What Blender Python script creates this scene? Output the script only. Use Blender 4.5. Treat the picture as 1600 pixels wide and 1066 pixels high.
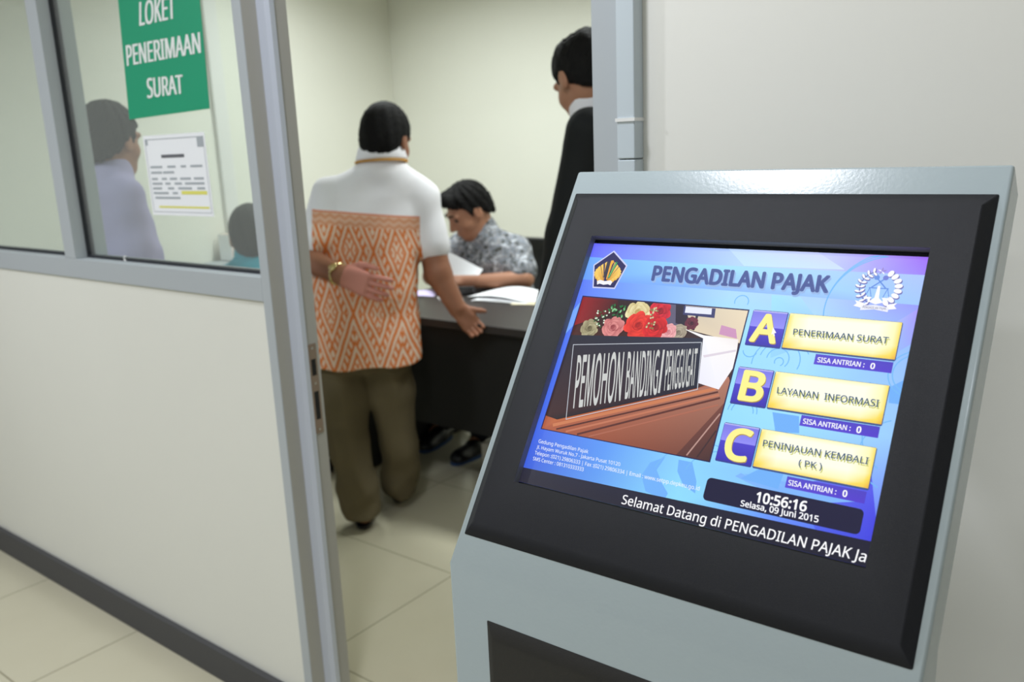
import bpy, math, random
import numpy as np
from mathutils import Vector, Matrix

for _o in list(bpy.data.objects):
    bpy.data.objects.remove(_o)
SC = bpy.context.scene
COL = SC.collection
random.seed(7)

# ------------------------------------------------------------------ camera
EYE = 1.46
def cam_axes(yaw, pitch, roll):
    f = np.array([math.sin(yaw)*math.cos(pitch), math.cos(yaw)*math.cos(pitch), -math.sin(pitch)])
    r = np.array([math.cos(yaw), -math.sin(yaw), 0.0])
    d = np.cross(f, r)
    c, s = math.cos(roll), math.sin(roll)
    return c*r + s*d, -s*r + c*d, f
_r, _d, _f = cam_axes(-0.66721, 0.22802, 0.04240)
cd = bpy.data.cameras.new('camera')
cam = bpy.data.objects.new('camera', cd)
COL.objects.link(cam)
cam.matrix_world = Matrix(((_r[0], -_d[0], -_f[0], 0), (_r[1], -_d[1], -_f[1], 0), (_r[2], -_d[2], -_f[2], EYE), (0, 0, 0, 1)))
cd.sensor_width = 36.0
cd.lens = 1339.3/1600*36.0
cd.clip_start = 0.02
cd.dof.use_dof = True
cd.dof.focus_distance = 0.98
cd.dof.aperture_fstop = 5.8
SC.camera = cam

# ------------------------------------------------------------------ world, exposure
SC.view_settings.view_transform = 'Standard'
SC.view_settings.look = 'None'
SC.view_settings.gamma = 1.0
SC.view_settings.use_curve_mapping = False
SC.view_settings.exposure = 0.0
w = bpy.data.worlds.new('world'); SC.world = w
w.use_nodes = True
w.node_tree.nodes['Background'].inputs['Color'].default_value = (0.80, 0.83, 0.85, 1)
w.node_tree.nodes['Background'].inputs['Strength'].default_value = 0.32
try:
    SC.cycles.max_bounces = 8
    SC.cycles.diffuse_bounces = 5
    SC.cycles.transparent_max_bounces = 12
    SC.cycles.use_denoising = True
    SC.cycles.sample_clamp_indirect = 6
except Exception:
    pass

# ------------------------------------------------------------------ helpers
def lin(c):
    c = c/255.0
    return c/12.92 if c <= 0.04045 else ((c+0.055)/1.055)**2.4
def rgb(r, g, b):
    return (lin(r), lin(g), lin(b), 1.0)

def mat(name, col, rough=0.6, metal=0.0, spec=0.5, bump=None, var=None, coat=0.0, sheen=0.0):
    m = bpy.data.materials.new(name); m.use_nodes = True
    nt = m.node_tree; b = nt.nodes['Principled BSDF']
    b.inputs['Base Color'].default_value = col
    b.inputs['Roughness'].default_value = rough
    b.inputs['Metallic'].default_value = metal
    b.inputs['Specular IOR Level'].default_value = spec
    b.inputs['Coat Weight'].default_value = coat
    b.inputs['Sheen Weight'].default_value = sheen
    if bump or var:
        tc = nt.nodes.new('ShaderNodeTexCoord')
    if bump:
        n = nt.nodes.new('ShaderNodeTexNoise'); n.inputs['Scale'].default_value = bump[0]; n.inputs['Detail'].default_value = 3
        nt.links.new(tc.outputs['Object'], n.inputs['Vector'])
        bp = nt.nodes.new('ShaderNodeBump'); bp.inputs['Strength'].default_value = bump[1]; bp.inputs['Distance'].default_value = bump[2] if len(bump) > 2 else 0.002
        nt.links.new(n.outputs['Fac'], bp.inputs['Height']); nt.links.new(bp.outputs['Normal'], b.inputs['Normal'])
    if var:
        n = nt.nodes.new('ShaderNodeTexNoise'); n.inputs['Scale'].default_value = var[0]; n.inputs['Detail'].default_value = 4
        nt.links.new(tc.outputs['Object'], n.inputs['Vector'])
        mx = nt.nodes.new('ShaderNodeMix'); mx.data_type = 'RGBA'
        mx.inputs['A'].default_value = tuple(x*(1-var[1]) for x in col[:3])+(1,)
        mx.inputs['B'].default_value = tuple(min(1, x*(1+var[1])) for x in col[:3])+(1,)
        nt.links.new(n.outputs['Fac'], mx.inputs['Factor']); nt.links.new(mx.outputs['Result'], b.inputs['Base Color'])
    return m

class G:
    """tiny expression builder for shader math"""
    def __init__(self, nt): self.nt = nt
    def m(self, op, a, b=None, c=None):
        n = self.nt.nodes.new('ShaderNodeMath'); n.operation = op
        for i, v in enumerate((a, b, c)):
            if v is None: continue
            if isinstance(v, (int, float)): n.inputs[i].default_value = v
            else: self.nt.links.new(v, n.inputs[i])
        return n.outputs[0]
    def mix(self, fac, a, b):
        n = self.nt.nodes.new('ShaderNodeMix'); n.data_type = 'RGBA'
        if isinstance(fac, (int, float)): n.inputs['Factor'].default_value = fac
        else: self.nt.links.new(fac, n.inputs['Factor'])
        for k, v in (('A', a), ('B', b)):
            if isinstance(v, tuple): n.inputs[k].default_value = v
            else: self.nt.links.new(v, n.inputs[k])
        return n.outputs['Result']

def link(name, me, m, parent=None, loc=None, smooth=False):
    o = bpy.data.objects.new(name, me); COL.objects.link(o)
    for x in (m if isinstance(m, (list, tuple)) else [m]): me.materials.append(x)
    if parent is not None: o.parent = parent
    if loc is not None: o.location = loc
    if smooth:
        me.polygons.foreach_set('use_smooth', [True]*len(me.polygons))
    return o

def tag(o, label=None, cat=None, group=None, kind=None):
    if label: o['label'] = label
    if cat: o['category'] = cat
    if group: o['group'] = group
    if kind: o['kind'] = kind
    return o
def empty(name, loc, rz=0.0):
    o = bpy.data.objects.new(name, None); COL.objects.link(o)
    o.location = loc; o.rotation_euler = (0, 0, rz); o.empty_display_size = 0.1
    return o
def struct(o):
    o['kind'] = 'structure'; return o

class MB:
    """collects shapes that become one mesh"""
    def __init__(self): self.v = []; self.f = []
    def add(self, v, f):
        n = len(self.v); self.v += [tuple(p) for p in v]; self.f += [tuple(i+n for i in q) for q in f]; return self
    def box(self, x0, x1, y0, y1, z0, z1):
        v = [(x0,y0,z0),(x1,y0,z0),(x1,y1,z0),(x0,y1,z0),(x0,y0,z1),(x1,y0,z1),(x1,y1,z1),(x0,y1,z1)]
        return self.add(v, [(0,3,2,1),(4,5,6,7),(0,1,5,4),(1,2,6,5),(2,3,7,6),(3,0,4,7)])
    def prism(self, pts, axis, a, b):
        """pts polygon in the two other axes, extruded along axis"""
        def P(p, t):
            q = list(p); q.insert(axis, t); return tuple(q)
        n = len(pts)
        v = [P(p, a) for p in pts]+[P(p, b) for p in pts]
        f = [tuple(range(n))[::-1], tuple(range(n, 2*n))]+[(i, (i+1) % n, n+(i+1) % n, n+i) for i in range(n)]
        return self.add(v, f)
    def tube(self, path, r, seg=10, close=False):
        path = [Vector(p) for p in path]; n = len(path); rr = r if isinstance(r, (list, tuple)) else [r]*n
        v = []; f = []
        for i, p in enumerate(path):
            a = path[(i-1) % n] if (close or i > 0) else p
            b = path[(i+1) % n] if (close or i < n-1) else p
            t = (b-a).normalized()
            ref = Vector((0, 0, 1)) if abs(t.z) < 0.95 else Vector((1, 0, 0))
            x = t.cross(ref).normalized(); y = t.cross(x)
            for k in range(seg):
                an = 2*math.pi*k/seg
                v.append(p+x*(math.cos(an)*rr[i])+y*(math.sin(an)*rr[i]))
        m = n if close else n-1
        for i in range(m):
            for k in range(seg):
                j = (i+1) % n
                f.append((i*seg+k, i*seg+(k+1) % seg, j*seg+(k+1) % seg, j*seg+k))
        if not close:
            f.append(tuple(range(seg))[::-1]); f.append(tuple((n-1)*seg+k for k in range(seg)))
        return self.add(v, f)
    def lathe(self, prof, c=(0, 0, 0), seg=24):
        v = []; f = []
        for r, z in prof:
            for k in range(seg):
                a = 2*math.pi*k/seg; v.append((c[0]+r*math.cos(a), c[1]+r*math.sin(a), c[2]+z))
        for i in range(len(prof)-1):
            for k in range(seg):
                f.append((i*seg+k, i*seg+(k+1) % seg, (i+1)*seg+(k+1) % seg, (i+1)*seg+k))
        f.append(tuple(range(seg))[::-1]); f.append(tuple((len(prof)-1)*seg+k for k in range(seg)))
        return self.add(v, f)
    def build(self, name, m, parent=None, loc=None, bevel=0.0, seg=2, smooth=False):
        me = bpy.data.meshes.new(name)
        off = Vector(loc) if loc is not None else Vector((0, 0, 0))
        me.from_pydata([Vector(p)-off for p in self.v], [], self.f); me.validate(); me.update()
        o = link(name, me, m, parent, loc, smooth)
        if bevel:
            b = o.modifiers.new('bevel', 'BEVEL'); b.width = bevel; b.segments = seg; b.limit_method = 'ANGLE'; b.angle_limit = math.radians(35)
            me.polygons.foreach_set('use_smooth', [True]*len(me.polygons))
            wn = o.modifiers.new('normals', 'WEIGHTED_NORMAL'); wn.keep_sharp = True
        return o

# ---- implicit surfaces: smooth unions of tapered limbs, meshed as one skin
def unit(v):
    v = np.asarray(v, float); return v/np.linalg.norm(v)
class Sdf:
    def __init__(self): self.ops = []
    def cone(self, a, b, ra, rb, k=0.02, mode='u'):
        a = np.asarray(a, float); b = np.asarray(b, float); ab = b-a; L = max(ab@ab, 1e-9); R = max(ra, rb)
        def fn(P):
            d = P-a; t = np.clip((d@ab)/L, 0, 1)
            return np.linalg.norm(d-t[..., None]*ab, axis=-1)-(ra+(rb-ra)*t)
        self.ops.append((fn, np.minimum(a, b)-R, np.maximum(a, b)+R, k, mode)); return self
    def chain(self, pts, rad, k=0.02):
        for i in range(len(pts)-1): self.cone(pts[i], pts[i+1], rad[i], rad[i+1], k)
        return self
    def ell(self, c, r, M=None, k=0.02, mode='u'):
        c = np.asarray(c, float); r = np.asarray(r, float); M = np.eye(3) if M is None else np.asarray(M, float)
        def fn(P):
            q = (P-c)@M.T
            k0 = np.linalg.norm(q/r, axis=-1); k1 = np.linalg.norm(q/(r*r), axis=-1)
            return k0*(k0-1)/np.maximum(k1, 1e-6)
        ext = np.sqrt(((M*r[:, None])**2).sum(0))
        self.ops.append((fn, c-ext, c+ext, k, mode)); return self
    def loft(self, secs, right, k=0.03, p=2.3):
        """secs: (z, x, y, half width along right, half depth)"""
        S = np.array(sorted(secs), float); rt = unit(right); fw = np.array([-rt[1], rt[0]])
        R = max(S[:, 3].max(), S[:, 4].max())
        def fn(P):
            z = P[..., 2]; zz = np.clip(z, S[0, 0], S[-1, 0])
            cx, cy, rx, ry = (np.interp(zz, S[:, 0], S[:, i]) for i in (1, 2, 3, 4))
            dx = P[..., 0]-cx; dy = P[..., 1]-cy
            a = np.abs(dx*rt[0]+dy*rt[1])/rx; b = np.abs(dx*fw[0]+dy*fw[1])/ry
            d = ((a**p+b**p)**(1/p)-1)*np.minimum(rx, ry)
            o = np.maximum(S[0, 0]-z, z-S[-1, 0])
            return np.where(o > 0, np.sqrt(np.maximum(d, 0)**2+np.maximum(o, 0)**2), np.maximum(d, o))
        lo = np.array([(S[:, 1]).min()-R, (S[:, 2]).min()-R, S[0, 0]]); hi = np.array([(S[:, 1]).max()+R, (S[:, 2]).max()+R, S[-1, 0]])
        self.ops.append((fn, lo, hi, k, 'u')); return self
    def keep(self, n, pt, k=0.0):
        """keep the side the normal points away from: (p-pt).n < 0"""
        n = unit(n); pt = np.asarray(pt, float)
        self.ops.append((lambda P: (P-pt)@n, None, None, k, 'i')); return self
    def wave(self, fn):
        self.ops.append((fn, None, None, 0, 'w')); return self
    def mesh(self, name, h, base=(0, 0, 0)):
        base = np.asarray(base, float)
        lo = np.min([o[1] for o in self.ops if o[4] == 'u'], axis=0)-3*h-0.03
        hi = np.max([o[2] for o in self.ops if o[4] == 'u'], axis=0)+3*h+0.03
        n = np.ceil((hi-lo)/h).astype(int)+1
        F = np.full(n, 0.08, np.float32)
        ax = [lo[i]+h*np.arange(n[i]) for i in range(3)]
        def smin(a, b, k):
            if k <= 0: return np.minimum(a, b)
            t = np.clip(0.5+0.5*(b-a)/k, 0, 1)
            return b+(a-b)*t-k*t*(1-t)
        for fn, l, u, k, mode in self.ops:
            if mode in 'iw':
                i0 = np.zeros(3, int); i1 = n
            else:
                i0 = np.clip(np.floor((l-0.05-k-lo)/h).astype(int), 0, n-1); i1 = np.clip(np.ceil((u+0.05+k-lo)/h).astype(int)+1, 1, n)
            sl = tuple(slice(a, b) for a, b in zip(i0, i1))
            for xs in range(i0[0], i1[0], 40):
                xe = min(xs+40, i1[0]); s2 = (slice(xs, xe),)+sl[1:]
                P = np.stack(np.meshgrid(ax[0][xs:xe], ax[1][sl[1]], ax[2][sl[2]], indexing='ij'), -1)
                d = fn(P).astype(np.float32); A = F[s2]
                if mode == 'u': F[s2] = smin(A, np.minimum(d, 0.08) if k == 0 else d, k)
                elif mode == 's': F[s2] = -smin(-A, d, k)
                elif mode == 'i': F[s2] = -smin(-A, -d, k)
                else: F[s2] = A+d
        # surface nets
        s = F < 0
        c = np.zeros(n-1, np.int8)
        crn = [(i, j, k) for i in (0, 1) for j in (0, 1) for k in (0, 1)]
        def sub(A, o): return A[o[0]:A.shape[0]-1+o[0], o[1]:A.shape[1]-1+o[1], o[2]:A.shape[2]-1+o[2]]
        for o in crn: c += sub(s, o)
        act = (c > 0) & (c < 8)
        idx = np.argwhere(act)
        vid = np.full(n-1, -1, np.int64); vid[act] = np.arange(len(idx))
        acc = np.zeros((len(idx), 3)); cnt = np.zeros(len(idx))
        val = {o: F[idx[:, 0]+o[0], idx[:, 1]+o[1], idx[:, 2]+o[2]].astype(float) for o in crn}
        for o in crn:
            for a in range(3):
                if o[a]: continue
                q = list(o); q[a] = 1; q = tuple(q)
                x = (val[o] < 0) != (val[q] < 0)
                t = np.where(x, val[o]/np.where(x, val[o]-val[q], 1), 0)
                pt = np.tile(np.array(o, float), (len(idx), 1)); pt[:, a] += t
                acc[x] += pt[x]; cnt[x] += 1
        V = (idx+acc/cnt[:, None])*h+lo-base
        faces = []
        for a in range(3):
            b, d = (a+1) % 3, (a+2) % 3
            lo_s = [slice(None)]*3; hi_s = [slice(None)]*3
            lo_s[a] = slice(0, n[a]-1); hi_s[a] = slice(1, n[a])
            x = s[tuple(lo_s)] != s[tuple(hi_s)]
            e = np.argwhere(x)
            e = e[(e[:, b] > 0) & (e[:, b] < n[b]-1) & (e[:, d] > 0) & (e[:, d] < n[d]-1)]
            if not len(e): continue
            def cell(ob, od):
                q = e.copy(); q[:, b] += ob; q[:, d] += od
                return vid[q[:, 0], q[:, 1], q[:, 2]]
            Q = np.stack([cell(-1, -1), cell(0, -1), cell(0, 0), cell(-1, 0)], 1)
            flip = ~s[e[:, 0], e[:, 1], e[:, 2]]
            Q[flip] = Q[flip][:, ::-1]
            faces.append(Q)
        faces = np.concatenate(faces)
        faces = faces[(faces >= 0).all(1)]
        me = bpy.data.meshes.new(name)
        me.vertices.add(len(V)); me.vertices.foreach_set('co', V.astype(np.float32).ravel())
        me.loops.add(faces.size); me.loops.foreach_set('vertex_index', faces.astype(np.int32).ravel())
        me.polygons.add(len(faces)); me.polygons.foreach_set('loop_start', np.arange(0, faces.size, 4, dtype=np.int32))
        try: me.polygons.foreach_set('loop_total', np.full(len(faces), 4, np.int32))
        except Exception: pass
        me.update(); me.validate()
        return me

# ---- flat lettering as a mesh
_CAP = {}
try:
    import os
    FACE = bpy.data.fonts.load(os.path.join(bpy.utils.system_resource('DATAFILES'), 'fonts', 'NotoSansHebrew-Regular.woff2'))   # one of Blender's own interface faces
except Exception:
    FACE = None
def text_mesh(body, bold=0.0):
    cu = bpy.data.curves.new('lettering', 'FONT'); cu.body = body
    if FACE: cu.font = FACE
    cu.size = 1.0; cu.resolution_u = 4
    o = bpy.data.objects.new('lettering', cu); COL.objects.link(o)
    dg = bpy.context.evaluated_depsgraph_get(); dg.update()
    me = bpy.data.meshes.new_from_object(o.evaluated_get(dg))
    v = np.array([x.co[:2] for x in me.vertices]); f = [tuple(p.vertices) for p in me.polygons]
    bpy.data.objects.remove(o); bpy.data.curves.remove(cu); bpy.data.meshes.remove(me)
    if bold:            # heavier strokes: the same letters laid over themselves a hair apart
        n = len(v); V = [v]; F = list(f)
        for k, (dx, dy) in enumerate([(1, 0), (-1, 0), (0.7, 0.6), (-0.7, 0.6), (0.7, -0.6), (-0.7, -0.6), (0, 0.8), (0, -0.8)]):
            V.append(v+np.array([dx, dy])*bold); F += [tuple(i+n*(k+1) for i in q) for q in f]
        v = np.concatenate(V); f = F
    return v, f
def text_in_quad(body, quad, bold=0.0):
    """lettering whose baseline..cap height and first..last letter fill the quad (TL, TR, BR, BL)"""
    v, f = text_mesh(body, bold)
    if bold not in _CAP: _CAP[bold] = text_mesh('H', bold)[0][:, 1].max()
    x0, x1 = v[:, 0].min(), v[:, 0].max()
    s = (v[:, 0]-x0)/(x1-x0); t = v[:, 1]/_CAP[bold]
    TL, TR, BR, BL = (np.array(q, float) for q in quad)
    top = TL+(TR-TL)*s[:, None]; bot = BL+(BR-BL)*s[:, None]
    return bot+(top-bot)*t[:, None], f

# ------------------------------------------------------------------ materials
M = {}
M['wall'] = mat('cream_wall_paint', rgb(226, 225, 218), 0.75, spec=0.25, bump=(60, 0.15, 0.001), var=(3, 0.02))
M['room_wall'] = mat('pale_green_cream_paint', rgb(232, 232, 222), 0.8, spec=0.2, var=(2, 0.02))
M['panel'] = mat('white_partition_board', rgb(222, 222, 214), 0.6, spec=0.3, var=(2.5, 0.02))
M['ceiling'] = mat('ceiling_white', rgb(226, 226, 220), 0.9)
M['alu'] = mat('grey_aluminium_profile', rgb(172, 178, 182), 0.45, spec=0.4)
M['alu_side'] = mat('satin_aluminium', rgb(168, 166, 160), 0.45, spec=0.4)
M['alu_bright'] = mat('pale_aluminium', rgb(196, 202, 216), 0.35, spec=0.5)
M['gasket'] = mat('black_rubber', rgb(28, 32, 38), 0.7)
M['base'] = mat('charcoal_skirting', rgb(72, 72, 74), 0.55, spec=0.3)
M['steel'] = mat('strike_steel', rgb(150, 132, 120), 0.4, metal=0.6)
M['dark'] = mat('dark_slot', rgb(18, 17, 16), 0.8)
M['kiosk'] = mat('pale_blue_grey_powder_coat', rgb(165, 177, 180), 0.22, spec=0.5, bump=(260, 0.10, 0.001))
M['bezel'] = mat('black_textured_plastic', rgb(22, 23, 28), 0.46, spec=0.28, bump=(2200, 0.35, 0.001), var=(1500, 0.5))
M['bezel_edge'] = M['bezel']
M['rim'] = mat('grey_screen_rim', rgb(112, 114, 120), 0.35)
M['black_gloss'] = mat('black_gloss', rgb(14, 16, 20), 0.2)
M['black_panel'] = mat('matt_black_panel', rgb(30, 29, 29), 0.6, bump=(500, 0.2, 0.001))
M['desk'] = mat('dark_laminate', rgb(52, 48, 46), 0.40, spec=0.3, var=(12, 0.08))
M['desk_black'] = mat('black_laminate', rgb(26, 25, 24), 0.55, spec=0.3)
M['paper'] = mat('white_paper', rgb(236, 238, 242), 0.8, spec=0.2)
M['cream_paper'] = mat('cream_paper', rgb(226, 216, 186), 0.8, spec=0.2)
M['lilac_paper'] = mat('lilac_paper', rgb(206, 196, 236), 0.8, spec=0.2)
M['white_plastic'] = mat('white_plastic', rgb(226, 226, 224), 0.4)
M['trunk'] = mat('grey_trunking', rgb(190, 200, 206), 0.5)
M['trunk_side'] = M['trunk']
M['green'] = mat('green_sign_print', rgb(22, 152, 112), 0.45)
M['sign_white'] = mat('white_lettering', rgb(232, 236, 234), 0.5)
M['ink'] = mat('grey_print', rgb(164, 170, 176), 0.8)
M['ink_dark'] = mat('dark_print', rgb(96, 98, 104), 0.8)
M['ink_yellow'] = mat('yellow_highlight', rgb(222, 218, 110), 0.8)
M['ink_red'] = mat('red_print', rgb(206, 84, 92), 0.8)
M['leather'] = mat('black_chair_leather', rgb(26, 27, 30), 0.42, bump=(80, 0.15, 0.002))
M['chrome'] = mat('chrome', rgb(200, 200, 205), 0.15, metal=1.0)
M['hair'] = mat('black_hair', rgb(15, 14, 14), 0.72, spec=0.18, bump=(160, 0.9, 0.004), var=(90, 0.3))
M['hair_grey'] = mat('greying_hair', rgb(38, 38, 36), 0.75, spec=0.2, bump=(160, 0.9, 0.004), var=(60, 0.4))
M['skin'] = mat('tan_skin', rgb(172, 124, 98), 0.5, spec=0.35, var=(14, 0.06))
M['skin_dark'] = mat('brown_skin', rgb(150, 102, 78), 0.5, spec=0.35, var=(14, 0.06))
M['eye'] = mat('dark_eye', rgb(20, 16, 15), 0.3)
M['lips'] = mat('lips', rgb(140, 84, 74), 0.5)
M['white_cloth'] = mat('white_cotton', rgb(242, 241, 246), 0.85, spec=0.15, bump=(400, 0.2, 0.001))
M['olive'] = mat('olive_trouser_cloth', rgb(104, 94, 72), 0.85, spec=0.15, bump=(500, 0.25, 0.001), var=(7, 0.10))
M['navy'] = mat('dark_trouser_cloth', rgb(34, 36, 44), 0.85, spec=0.15)
M['suit'] = mat('black_suit_wool', rgb(30, 32, 33), 0.8, spec=0.2, bump=(400, 0.2, 0.001))
M['lavender'] = mat('lavender_shirt_cotton', rgb(176, 170, 206), 0.85, spec=0.15, var=(5, 0.04))
M['teal'] = mat('teal_shirt_cotton', rgb(52, 160, 178), 0.85, spec=0.15)
M['shoe'] = mat('black_shoe_leather', rgb(22, 22, 25), 0.35)
M['shoe_blue'] = mat('blue_shoe_sole', rgb(40, 70, 120), 0.6)
M['gold'] = mat('gold_watch_metal', rgb(226, 206, 150), 0.2, metal=1.0)
M['lanyard'] = mat('orange_lanyard', rgb(206, 150, 60), 0.7)
M['card'] = mat('kraft_white_carton', rgb(206, 202, 192), 0.8)

def floor_material():
    m = mat('cream_floor_tiles', rgb(196, 190, 166), 0.22, spec=0.45)
    nt = m.node_tree; g = G(nt); b = nt.nodes['Principled BSDF']
    tc = nt.nodes.new('ShaderNodeTexCoord'); sp = nt.nodes.new('ShaderNodeSeparateXYZ')
    nt.links.new(tc.outputs['Object'], sp.inputs[0])
    px = g.m('FRACT', g.m('DIVIDE', g.m('ADD', sp.outputs[0], 2.275+60), 0.604))
    py = g.m('FRACT', g.m('DIVIDE', g.m('ADD', sp.outputs[1], -1.422+60.4), 0.592*1.0))
    px = g.m('MINIMUM', px, g.m('SUBTRACT', 1.0, px)); py = g.m('MINIMUM', py, g.m('SUBTRACT', 1.0, py))
    gr = g.m('LESS_THAN', g.m('MINIMUM', px, py), 0.0042)
    n = nt.nodes.new('ShaderNodeTexNoise'); n.inputs['Scale'].default_value = 3.0; n.inputs['Detail'].default_value = 5
    nt.links.new(tc.outputs['Object'], n.inputs['Vector'])
    base = g.mix(n.outputs['Fac'], rgb(191, 185, 160), rgb(203, 198, 175))
    nt.links.new(g.mix(gr, base, rgb(140, 134, 112)), b.inputs['Base Color'])
    nt.links.new(g.m('ADD', g.m('MULTIPLY', gr, 0.5), 0.22), b.inputs['Roughness'])
    return m
M['floor'] = floor_material()

def glass_material():
    m = bpy.data.materials.new('window_glass'); m.use_nodes = True
    nt = m.node_tree; nt.nodes.clear()
    out = nt.nodes.new('ShaderNodeOutputMaterial'); tr = nt.nodes.new('ShaderNodeBsdfTransparent'); tr.inputs[0].default_value = (0.93, 0.96, 0.94, 1)
    df = nt.nodes.new('ShaderNodeBsdfDiffuse'); df.inputs[0].default_value = (0.8, 0.82, 0.8, 1)
    gl = nt.nodes.new('ShaderNodeBsdfGlossy'); gl.inputs['Roughness'].default_value = 0.02
    lw = nt.nodes.new('ShaderNodeLayerWeight'); lw.inputs['Blend'].default_value = 0.35
    fr = nt.nodes.new('ShaderNodeMath'); fr.operation = 'MULTIPLY'; fr.inputs[1].default_value = 0.10
    nt.links.new(lw.outputs['Facing'], fr.inputs[0])
    m1 = nt.nodes.new('ShaderNodeMixShader'); m1.inputs[0].default_value = 0.09
    nt.links.new(tr.outputs[0], m1.inputs[1]); nt.links.new(df.outputs[0], m1.inputs[2])
    m2 = nt.nodes.new('ShaderNodeMixShader')
    nt.links.new(fr.outputs[0], m2.inputs[0]); nt.links.new(m1.outputs[0], m2.inputs[1]); nt.links.new(gl.outputs[0], m2.inputs[2])
    nt.links.new(m2.outputs[0], out.inputs[0])
    return m
M['glass'] = glass_material()

# ------------------------------------------------------------------ room shell
WY = 1.178            # front plane of the partition
RX0, RX1, RY1, CH = -4.42, 1.3, 4.4, 2.75
struct(MB().box(-8.0, 3.2, -3.0, RY1+0.15, -0.1, 0.0).build('floor', M['floor']))
struct(MB().box(-8.0, 3.2, -3.0, RY1+0.15, CH, CH+0.1).build('ceiling', M['ceiling']))
struct(MB().box(RX0-0.15, RX0, WY+0.1, RY1, 0, CH).build('wall_left', M['room_wall']))
struct(MB().box(RX0-0.15, RX1+0.15, RY1, RY1+0.15, 0, CH).build('wall_back', M['room_wall']))
struct(MB().box(RX1, RX1+0.15, WY+0.1, RY1, 0, CH).build('wall_east', M['room_wall']))
struct(MB().box(-0.694, 3.2, WY+0.006, WY+0.1, 0, CH).build('wall_right', M['wall']))
struct(MB().box(-8.0, 3.2, -3.0, -2.9, 0, CH).build('wall_corridor', M['wall']))
pw = struct(MB().box(-8.0, -1.645, WY+0.006, WY+0.09, 0, 1.13).build('wall_partition', M['panel']))
struct(MB().box(-8.0, -0.694, WY+0.006, WY+0.09, 2.42, CH).build('wall_above', M['wall']))
struct(MB().box(-8.0, -1.651, WY-0.012, WY+0.006, 0, 0.094).build('baseboard_partition', M['base'], bevel=0.002))
struct(MB().box(-0.62, 3.2, WY-0.006, WY+0.006, 0, 0.094).build('baseboard_right', M['base'], bevel=0.002))

# window frames: a horizontal sill rail, mullion and two panes
XM0, XM1 = -2.588, -2.525
ZS0, ZS1 = 1.125, 1.182
struct(MB().box(-8.0, -1.651, WY, WY+0.097, ZS0, ZS1).build('trim_1', M['alu'], bevel=0.0015))
w1 = struct(MB().box(-8.0, XM0, WY, WY+0.097, 2.36, 2.42).build('window_1', M['alu'], bevel=0.0015))
w2 = struct(MB().box(XM1, -1.651, WY, WY+0.097, 2.36, 2.42).build('window_2', M['alu'], bevel=0.0015))
struct(MB().box(XM0, XM1, WY, WY+0.097, ZS1, 2.42).build('trim_2', M['alu'], bevel=0.0015))
GY = WY+0.044
for win, x0, x1 in ((w1, -8.0, XM0), (w2, XM1, -1.651)):
    pane = MB().box(x0+0.001, x1-0.001, GY, GY+0.006, ZS1+0.001, 2.359).build('glass_pane', M['glass'], win)
    gk = MB()
    gk.box(x0, x1, GY-0.009, GY+0.013, ZS1, ZS1+0.007)
    gk.box(x0, x0+0.006, GY-0.009, GY+0.013, ZS1+0.007, 2.36)
    gk.build('gasket', M['gasket'], win)

# door frame: left post in three steps, right post
d1 = struct(MB().box(-1.651, -1.620, WY, WY+0.112, 0, 2.42).build('door_1', M['alu'], bevel=0.0015))
lf = MB().box(-1.620, -1.6195, WY+0.002, WY+0.046, 0, 2.42).build('jamb_reveal', M['alu_side'], d1)
MB().prism([(-1.6195, WY+0.040), (-1.600, WY+0.046), (-1.592, WY+0.054), (-1.596, WY+0.070), (-1.6195, WY+0.070)], 2, 0, 2.42).build('door_stop', M['alu_bright'], d1)
MB().box(-1.6195, -1.606, WY+0.070, WY+0.110, 0, 2.42).build('jamb_reveal', M['alu_side'], d1)
st = MB().box(-1.606, -1.6035, WY+0.076, WY+0.100, 0.790, 1.012).build('strike_plate', M['steel'], d1)
MB().box(-1.6037, -1.6030, WY+0.082, WY+0.095, 0.935, 0.975).build('latch_slot', M['dark'], st)
MB().box(-1.6037, -1.6030, WY+0.082, WY+0.095, 0.825, 0.895).build('bolt_slot', M['dark'], st)
for z in (1.002, 0.915, 0.80):
    MB().lathe([(0.003, 0), (0.003, 0.0008)], (0, 0, 0), 10).build('screw', M['chrome'], st, None).matrix_local = Matrix.Translation((-1.6034, WY+0.088, z)) @ Matrix.Rotation(math.pi/2, 4, 'Y')
MB().box(-0.744, -0.696, WY-0.006, WY+0.112, 0, 2.42).build('right_post', M['alu'], d1, bevel=0.0015)
MB().box(-1.620, -0.744, WY, WY+0.112, 2.36, 2.42).build('head_rail', M['alu'], d1, bevel=0.0015)
MB().box(-0.6965, -0.692, WY-0.002, WY+0.006, 0, 2.42).build('seal_gap', M['gasket'], d1)

# cable trunking beside the right post
tk = MB().box(-0.6915, -0.661, WY-0.022, WY+0.006, 1.428, CH).build('cable_trunking', M['trunk'], bevel=0.002)
tag(tk, 'slim grey cable trunking running up the wall beside the right door post', 'cable trunking')
MB().box(-0.6915, -0.661, WY-0.0215, WY+0.006, 0.06, 1.4265).build('lower_length', M['trunk'], tk, bevel=0.002)
MB().box(-0.693, -0.6595, WY-0.0240, WY+0.0065, 1.483, 1.488).build('cable_tie', M['white_plastic'], tk)

# white conduit on the far left wall
cw = MB().box(RX0, RX0+0.03, 2.95, 3.035, 0.0, CH).build('wall_conduit', M['white_plastic'], bevel=0.004)
tag(cw, 'white cable cover strip running up the left room wall seen through the glass', 'cable cover')

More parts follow.
